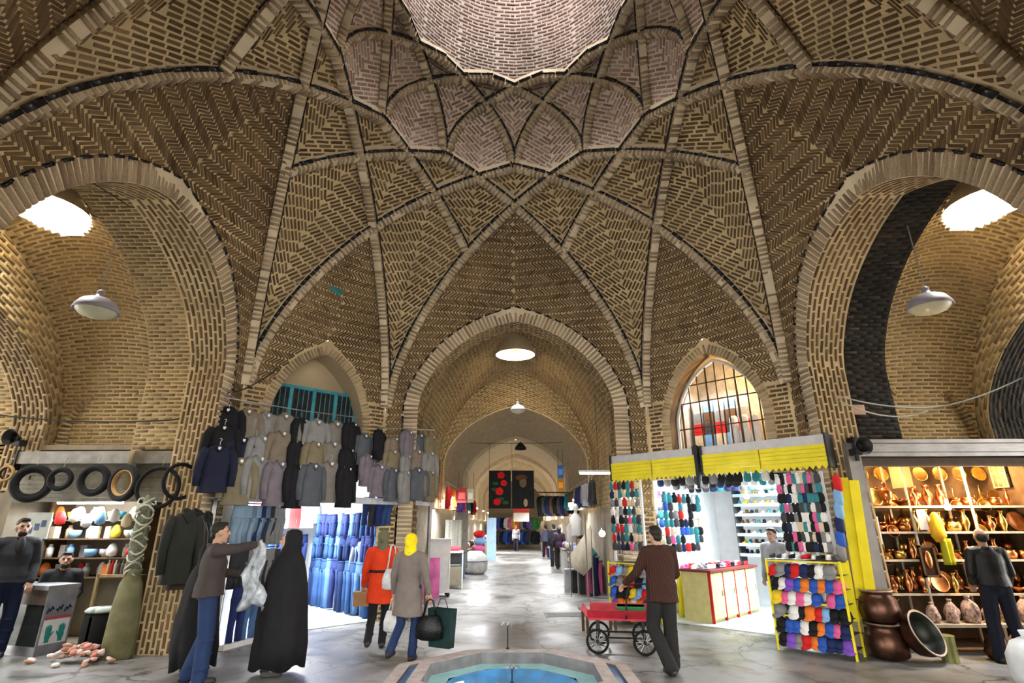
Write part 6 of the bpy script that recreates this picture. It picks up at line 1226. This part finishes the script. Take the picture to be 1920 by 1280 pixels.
    if top is not None:
        col, length = top; mb = MB(); lo = V['pelvis'] + Vector((0, 0, .1 - length)); pv, ch, nk = V['pelvis'], V['chest'], V['neck']; sh = (V['shL'] + V['shR']) / 2; fl = skirt or .2
        R3 = [(lo, fl * g, fl * .8 * g), (lo.lerp(pv, .5), (fl + .185) / 2 * g, (fl + .18) / 2 * .78 * g), (pv + Vector((0, 0, .03)), .195 * g, .15 * g), (pv.lerp(ch, .5), (.165 if skirt else .178) * g, .13 * g), (ch, .19 * g, .138 * g), (sh + Vector((0, 0, -.02)), .19, .115), (sh.lerp(nk, .5) + Vector((0, 0, .015)), .12, .085), (nk - Vector((0, 0, .02)), .07, .07)]
        if length <= .12: R3 = R3[:1] + R3[2:]
        n_ = 20; vv = [tuple(c + Vector((rx * math.cos(6.28318 * k / n_), ry * math.sin(6.28318 * k / n_), .012 * math.sin(12.566 * k / n_) if q == 0 else 0))) for q, (c, rx, ry) in enumerate(R3) for k in range(n_)]; m_ = len(R3)
        mb.add(vv, [(a * n_ + k, a * n_ + (k + 1) % n_, (a + 1) * n_ + (k + 1) % n_, (a + 1) * n_ + k) for a in range(m_ - 1) for k in range(n_)] + [tuple(range(n_))[::-1], tuple(range((m_ - 1) * n_, m_ * n_))])
        cap(mb, V['shL'] * .85 + V['shR'] * .15, V['shR'] * .85 + V['shL'] * .15, .085, .085, 12)
        for S in 'LR':
            cap(mb, V['sh' + S], V['el' + S], .076, .062); e, w = V['el' + S], V['wr' + S]; cap(mb, e, w + (e - w).normalized() * .015, .06, .048); [mb.ball(e.lerp(w, q), (.06, .06, .025), 10, 5) for q in (.05, .35)]
        mb.tube([V['neck'] + Vector((.07 * math.cos(a), .075 * math.sin(a), -.03 - .02 * math.sin(a))) for a in np.linspace(0, 6.3, 14)], .028, 7)
        me = remesh(mb, 'jacket', .013, 4); obj('jacket', me, col if isinstance(col, bpy.types.Material) else cmat(col, .8), t)
        if collar is not None: MB().ball(V['chest'] + Vector((0, .115, .1)), (.05, .045, .12), 10, 8).build('shirt_front', cmat(collar), t, True)
        if belt: MB().tube([V['pelvis'] + Vector((.172 * g * math.cos(a), .138 * g * math.sin(a), .15)) for a in np.linspace(0, 6.3, 24)], .022, 6).build('belt', cmat((.015, .012, .012)), t, True)
    return t, V
def P(t, v): return t.matrix_basis @ Vector(v)
def carried(name, lab, cat, t, V, S, mb, m, drop=0, off=(0, 0, 0), smooth=True, rz=0):
    """something hanging from a hand"""
    w = V['wr' + S] + (V['wr' + S] - V['el' + S]).normalized() * .09; p = P(t, w + Vector(off)); o = mb.build(name, m, None, smooth); o.location = p; o.rotation_euler = (0, 0, t.rotation_euler.z + rz); return tag(o, lab, cat)
def bag_mb(w, h, d, strap=.16):
    mb = MB(); mb.lathe([(.3 * w, -h - strap), (.5 * w, -h * .9 - strap), (.52 * w, -h * .5 - strap), (.4 * w, -.1 * h - strap), (.3 * w, -strap)], 14, sy=d); 
    for q in (-1, 1): mb.tube([(-.25 * w, q * .05 * w, -strap - .02), (-.12 * w, q * .04 * w, -.02), (.0, 0, .012), (.12 * w, q * .04 * w, -.02), (.25 * w, q * .05 * w, -strap - .02)], .009, 5)
    return mb
LEATHER = mat('black_leather', (.006, .0065, .008), .38, var=.3, scale=10, bump=.3); PLASTIC = mat('pale_carrier', (.55, .56, .58), .3, var=.2, scale=12)
def stripes():
    m = mat('brown_striped_cloth', (.03, .014, .009), .9, var=.1); N, L = m.node_tree.nodes, m.node_tree.links; tc = N.new('ShaderNodeTexCoord'); wv = N.new('ShaderNodeTexWave'); wv.inputs['Scale'].default_value = 14; L.new(tc.outputs['Object'], wv.inputs[0]); cr = N.new('ShaderNodeValToRGB'); e = cr.color_ramp.elements; e[0].position = .7; e[0].color = (.022, .011, .008, 1); e[1].position = .95; e[1].color = (.07, .02, .012, 1); L.new(wv.outputs['Fac'], cr.inputs[0]); L.new(cr.outputs[0], N['Principled BSDF'].inputs['Base Color']); return m
# man with the handcart (seen from behind, left arm forward to the handle)
q = onZ(1250, 1268, 0); person('man in a dark brown striped jacket and cap pushing the red handcart', (1.88, 7.62), .28, dict(elL=(-.3, .08, 1.14), wrL=(-.36, .3, 1.0), elR=(.25, .04, 1.12), wrR=(.2, .25, .98), knL=(-.1, .12, .5), anL=(-.07, -.2, .1), knR=(.1, .04, .5), anR=(.1, .03, .085), head=(-.01, .04, 1.6)), 1.73, (stripes(), .26), ((.016, .0155, .016), 1.06), (.02, .02, .02), girth=1.08)
capo = None
# man in black leather jacket
q = onZ(1885, 1236, 0); person('man in a black leather jacket looking at the copper goods', (6.55, 8.05), -.25, dict(elL=(-.24, .0, 1.12), wrL=(-.2, .14, .98), elR=(.24, .02, 1.12), wrR=(.2, .14, .96), knL=(-.12, .02, .5), anL=(-.15, .0, .085), knR=(.12, .03, .5), anR=(.17, .02, .085)), 1.68, (LEATHER, .1), ((.012, .015, .028), 1.0), hair='bald', girth=1.05)
# woman in red coat
rt, rv = person('woman in a red belted coat and olive head scarf walking away', (-2.12, 9.05), .12, dict(knL=(-.09, .02, .5), anL=(-.1, -.3, .16), knR=(.09, .1, .52), anR=(.08, .02, .085), elL=(-.25, -.02, 1.12), wrL=(-.27, .08, .88), elR=(.24, -.05, 1.12), wrR=(.2, .1, 1.12)), 1.66, ((.62, .045, .01), .42), ((.012, .012, .016), .8), hair=(.13, .13, .075), skirt=.21, belt=True)
carried('shoe_box', 'brown cardboard box carried by the woman in red', 'box', rt, rv, 'L', MB().bx(-.13, .13, -.1, .1, -.2, 0).bx(-.135, .135, -.105, .105, -.06, 0.002), cmat((.33, .18, .08)), smooth=False)
o = bag_mb(.28, .3, .5, .34).build('shoulder_bag', PLASTIC, None, True); o.location = P(rt, (.17, -.08, 1.5)); o.rotation_euler.z = .6; tag(o, 'white bag slung from the shoulder of the woman in red', 'bag')
# woman in grey coat and yellow scarf
yt, yv = person('woman in a grey coat and bright yellow head scarf walking away', (-1.52, 8.2), -.2, dict(knL=(-.09, .0, .5), anL=(-.1, -.34, .2), knR=(.09, .1, .52), anR=(.08, .05, .085), elR=(.26, .0, 1.13), wrR=(.3, .06, .9), elL=(-.25, .02, 1.13), wrL=(-.27, .1, .9)), 1.62, ((.16, .135, .125), .46), ((.015, .03, .09), .8), hair=(.8, .62, .01), skirt=.235, belt=False)
carried('handbag', 'large black leather handbag carried by the woman in grey', 'bag', yt, yv, 'R', bag_mb(.38, .3, .5, .2), LEATHER, off=(.02, -.05, 0)); c = carried('shopping_bag', 'dark green paper shopping bag carried by the woman in grey', 'bag', yt, yv, 'R', MB().add([(-.2, -.07, -.12), (.2, -.07, -.12), (.2, .07, -.12), (-.2, .07, -.12), (-.17, -.06, -.6), (.17, -.06, -.6), (.17, .06, -.6), (-.17, .06, -.6)], [(0, 1, 5, 4), (1, 2, 6, 5), (2, 3, 7, 6), (3, 0, 4, 7), (4, 5, 6, 7)]).tube([(-.1, 0, -.13), (-.04, 0, 0), (.04, 0, 0), (.1, 0, -.13)], .006, 5), mat('tartan_green', (.008, .03, .03), .5, var=.5), off=(.17, .08, 0), smooth=False, rz=-.3)
carried('carrier_bag', 'thin white plastic bag carried by the woman in grey', 'bag', yt, yv, 'L', bag_mb(.26, .28, .6, .16), PLASTIC)
# man lifting a bag to his shoulder
mt_, mv = person('man in a brown-grey jacket and blue jeans raising a plastic-covered garment', (-3.78, 7.15), -1.05, dict(elR=(.28, .22, 1.42), wrR=(.12, .42, 1.46), elL=(-.24, .1, 1.14), wrL=(-.2, .32, 1.1), knL=(-.1, .06, .5), knR=(.1, .04, .5), anR=(.13, .04, .085), anL=(-.13, -.08, .085), look=(.0, 1, .03)), 1.79, ((.045, .036, .034), .16), ((.015, .03, .085), 1.05), collar=(.6, .62, .65), girth=1.1)
def garment_bag():
    G = np.zeros((9, 9, 3))
    for i in range(9):
        for k in range(9): G[i, k] = ((k / 8 - .5) * (.16 + .22 * i / 8) + .03 * math.sin(i * 1.3), .05 * math.sin(k * 1.7 + i) * (.4 + i / 8), -.72 * i / 8 - .06 * math.sin(k * .9))
    o = MB().grid(G).build('plastic_cover', mat('clear_grey_film', (.38, .42, .46), .18, var=.5, scale=9), None, True); md = o.modifiers.new('t', 'SOLIDIFY'); md.thickness = .03; tag(o, 'grey plastic-covered garment held up by the man in the jacket', 'garment bag'); o.location = P(mt_, (.1, .47, 1.46)); o.rotation_euler.z = -.3
garment_bag()
# two women in black
def chador(lab, xy, heading, h, rings, face=True, feet=((-.08, .0), (.1, .05))):
    t = thing('person', lab, 'person', (*xy, 0), heading); s = h / 1.68; t.scale = (s, s, s); b = MB(); hd = Vector((0, .03, 1.56)); b.ball(hd, (.072, .09, .105), 14, 10); b.ball(hd + Vector((0, .035, -.05)), (.052, .055, .065), 10, 8); cap(b, hd + Vector((0, .09, .01)), hd + Vector((0, .105, -.02)), .009, .015, 8); cap(b, (0, 0, 1.35), (0, .01, 1.5), .06, .05); cap(b, (0, 0, .9), (0, 0, 1.3), .12, .13); cap(b, (-.14, 0, 1.29), (.14, 0, 1.29), .05, .05)
    for q in (-1, 1): cap(b, (q * .08, 0, .9), (q * .09, .02, .1), .08, .045); cap(b, (q * .15, 0, 1.28), (q * .17, .04, 1.08), .045, .036); cap(b, (q * .17, .04, 1.08), (q * .07, .1, 1.12), .036, .028); hand(b, (q * .07, .1, 1.12), (q * .17, .04, 1.08), q)
    obj('body', remesh(b, 'body', .011, 3), SKIN, t)
    for q in (-1, 1): MB().ball(hd + Vector((q * .031, .078, .012)), (.014, .01, .007), 8, 6).build('eye', EYEM, t, True)
    for x, y in feet: mb = MB(); cap(mb, (x, y - .06, .05), (x, y + .12, .04), .045, .036); obj('shoe', remesh(mb, 'shoe', .01, 2), cmat((.05, .05, .045)), t)
    n = 48; v = []
    for z, cx, cy, rx, ry, am in rings:
        for k in range(n):
            a = 2 * math.pi * k / n; f = 1 + am * (math.sin(7 * a + 3 * z) * .6 + math.sin(11 * a - 5 * z) * .4); v.append((cx + rx * math.cos(a) * f, cy + ry * math.sin(a) * f, z + (.03 * math.sin(5 * a) if z < .2 else 0)))
    m = len(rings); mb = MB().add(v, [(i * n + k, (i + 1) * n + k, (i + 1) * n + (k + 1) % n, i * n + (k + 1) % n) for i in range(m - 1) for k in range(n)] + [tuple(range((m - 1) * n, m * n))]); o = mb.build('chador', mat('black_cloth_chador', (.006, .006, .008), .85, var=.3), t, True); md = o.modifiers.new('t', 'SOLIDIFY'); md.thickness = .008
    return t
RG = [(.1, .06, 0, .27, .3, .1), (.35, .04, -.02, .3, .31, .09), (.7, .0, -.02, .29, .28, .07), (1.0, .0, -.01, .27, .25, .05), (1.2, 0, 0, .26, .22, .03), (1.33, 0, -.01, .225, .17, .02), (1.42, 0, -.015, .13, .12, .01), (1.5, 0, -.03, .1, .105, 0), (1.6, 0, -.03, .1, .108, 0), (1.67, 0, -.03, .075, .085, 0), (1.7, 0, -.03, .02, .03, 0)]
chador('woman wrapped in a long black chador facing the jeans shop', (-2.98, 7.5), 1.75, 1.68, RG)
RG2 = [(z, cx, cy, rx * .95, ry * .95, am) for z, cx, cy, rx, ry, am in RG]
chador('woman in black mostly hidden behind the man with the covered garment', (-4.1, 7.62), -.6, 1.5, RG2)
# man at the far edge, shopkeepers
A = onY(40, 1000, 8.42); person('young man in a dark open cardigan and jeans standing by the tyre stall', (A.x, 8.42), -2.2, dict(elL=(-.25, -.02, 1.12), wrL=(-.22, .1, .9), knL=(-.11, .02, .5)), 1.86, ((.03, .032, .038), .16), ((.012, .018, .05), 1.0), beard=True, collar=(.03, .03, .035))
A = TR.atb(128, 1035, .15); SEAT = dict(pelvis=(0, 0, .52), chest=(0, .02, .84), neck=(0, .03, 1.05), head=(0, .06, 1.18), shL=(-.185, .02, .98), shR=(.185, .02, .98), elL=(-.24, .02, .72), elR=(.24, .02, .72), wrL=(-.18, .25, .62), wrR=(.18, .25, .62), hipL=(-.09, 0, .5), hipR=(.09, 0, .5), knL=(-.12, .4, .5), knR=(.12, .4, .5), anL=(-.12, .38, .085), anR=(.12, .38, .085))
person('shopkeeper sitting behind the display case of the tyre stall', (TR.w(A.x, 0).x, 9.2), -2.5, SEAT, 1.8, ((.015, .015, .017), .1), ((.02, .02, .022), 1.), beard=True)
t = thing('stool', 'plain wooden stool under the shopkeeper of the tyre stall', 'stool', (TR.w(A.x, 0).x, 9.2, 0)); MB().bx(-.16, .16, -.16, .16, .36, .41).build('seat', WOODD, t)
for x in (-.13, .13):
    for y in (-.13, .13): MB().bx(x - .02, x + .02, y - .02, y + .02, 0, .36).build('leg', WOODD, t)
A = RR.atb(1447, 1000, .35); w = RR.w(A.x, .35); person('shopkeeper in a grey shirt inside the cap stall', (w.x, w.y), 2.2, dict(), 1.68, ((.3, .3, .33), .1), ((.02, .02, .025), 1.))
# people down the corridor
def far(lab, u, v, dx, heading, h, top, pants, hair='short', J=None): q = onZ(u, v, 0); return person(lab, (q.x, q.y), heading, J, h, (top, .2), (pants, 1.), hair=hair, group='people far down the corridor')
walk = dict(knL=(-.09, .1, .52), anL=(-.09, .18, .12), anR=(.09, -.2, .12), knR=(.09, .0, .5))
far('person in black standing at the right of the corridor', 1040, 1062, 0, .3, 1.76, (.012, .012, .02), (.012, .012, .014)); far('person in dark clothes with a pale bag beside the one in black', 1050, 1066, 0, .1, 1.66, (.03, .02, .03), (.02, .018, .02), (.02, .015, .02))
far('person in a red top and pale coat walking far off', 968, 1034, 0, math.pi, 1.68, (.3, .3, .32), (.02, .02, .03), (.4, .05, .06), walk); far('person in dark blue walking far down the corridor', 994, 1022, 0, 2.9, 1.7, (.03, .03, .07), (.02, .02, .03), 'short', walk)
far('person in a grey jacket far down on the right side', 1024, 1046, 0, .2, 1.7, (.06, .06, .1), (.015, .015, .02), 'short', walk); far('small distant person in white near the far end', 950, 1022, 0, 0, 1.7, (.4, .4, .42), (.03, .03, .05), 'short', walk)
q = onZ(1118, 1116, 0); person('person in a green top and navy trousers bending beside the tarpaulin', (q.x, q.y), 1.2, dict(chest=(0, .16, 1.2), neck=(0, .28, 1.35), head=(0, .36, 1.44), shL=(-.18, .22, 1.3), shR=(.18, .22, 1.3), elL=(-.2, .32, 1.04), elR=(.2, .32, 1.04), wrL=(-.15, .42, .84), wrR=(.15, .42, .84), look=(0, 1, -.6)), 1.62, ((.05, .2, .16), .1), ((.012, .015, .04), 1.), hair='short')
bpy.data.scenes.remove(WORK)
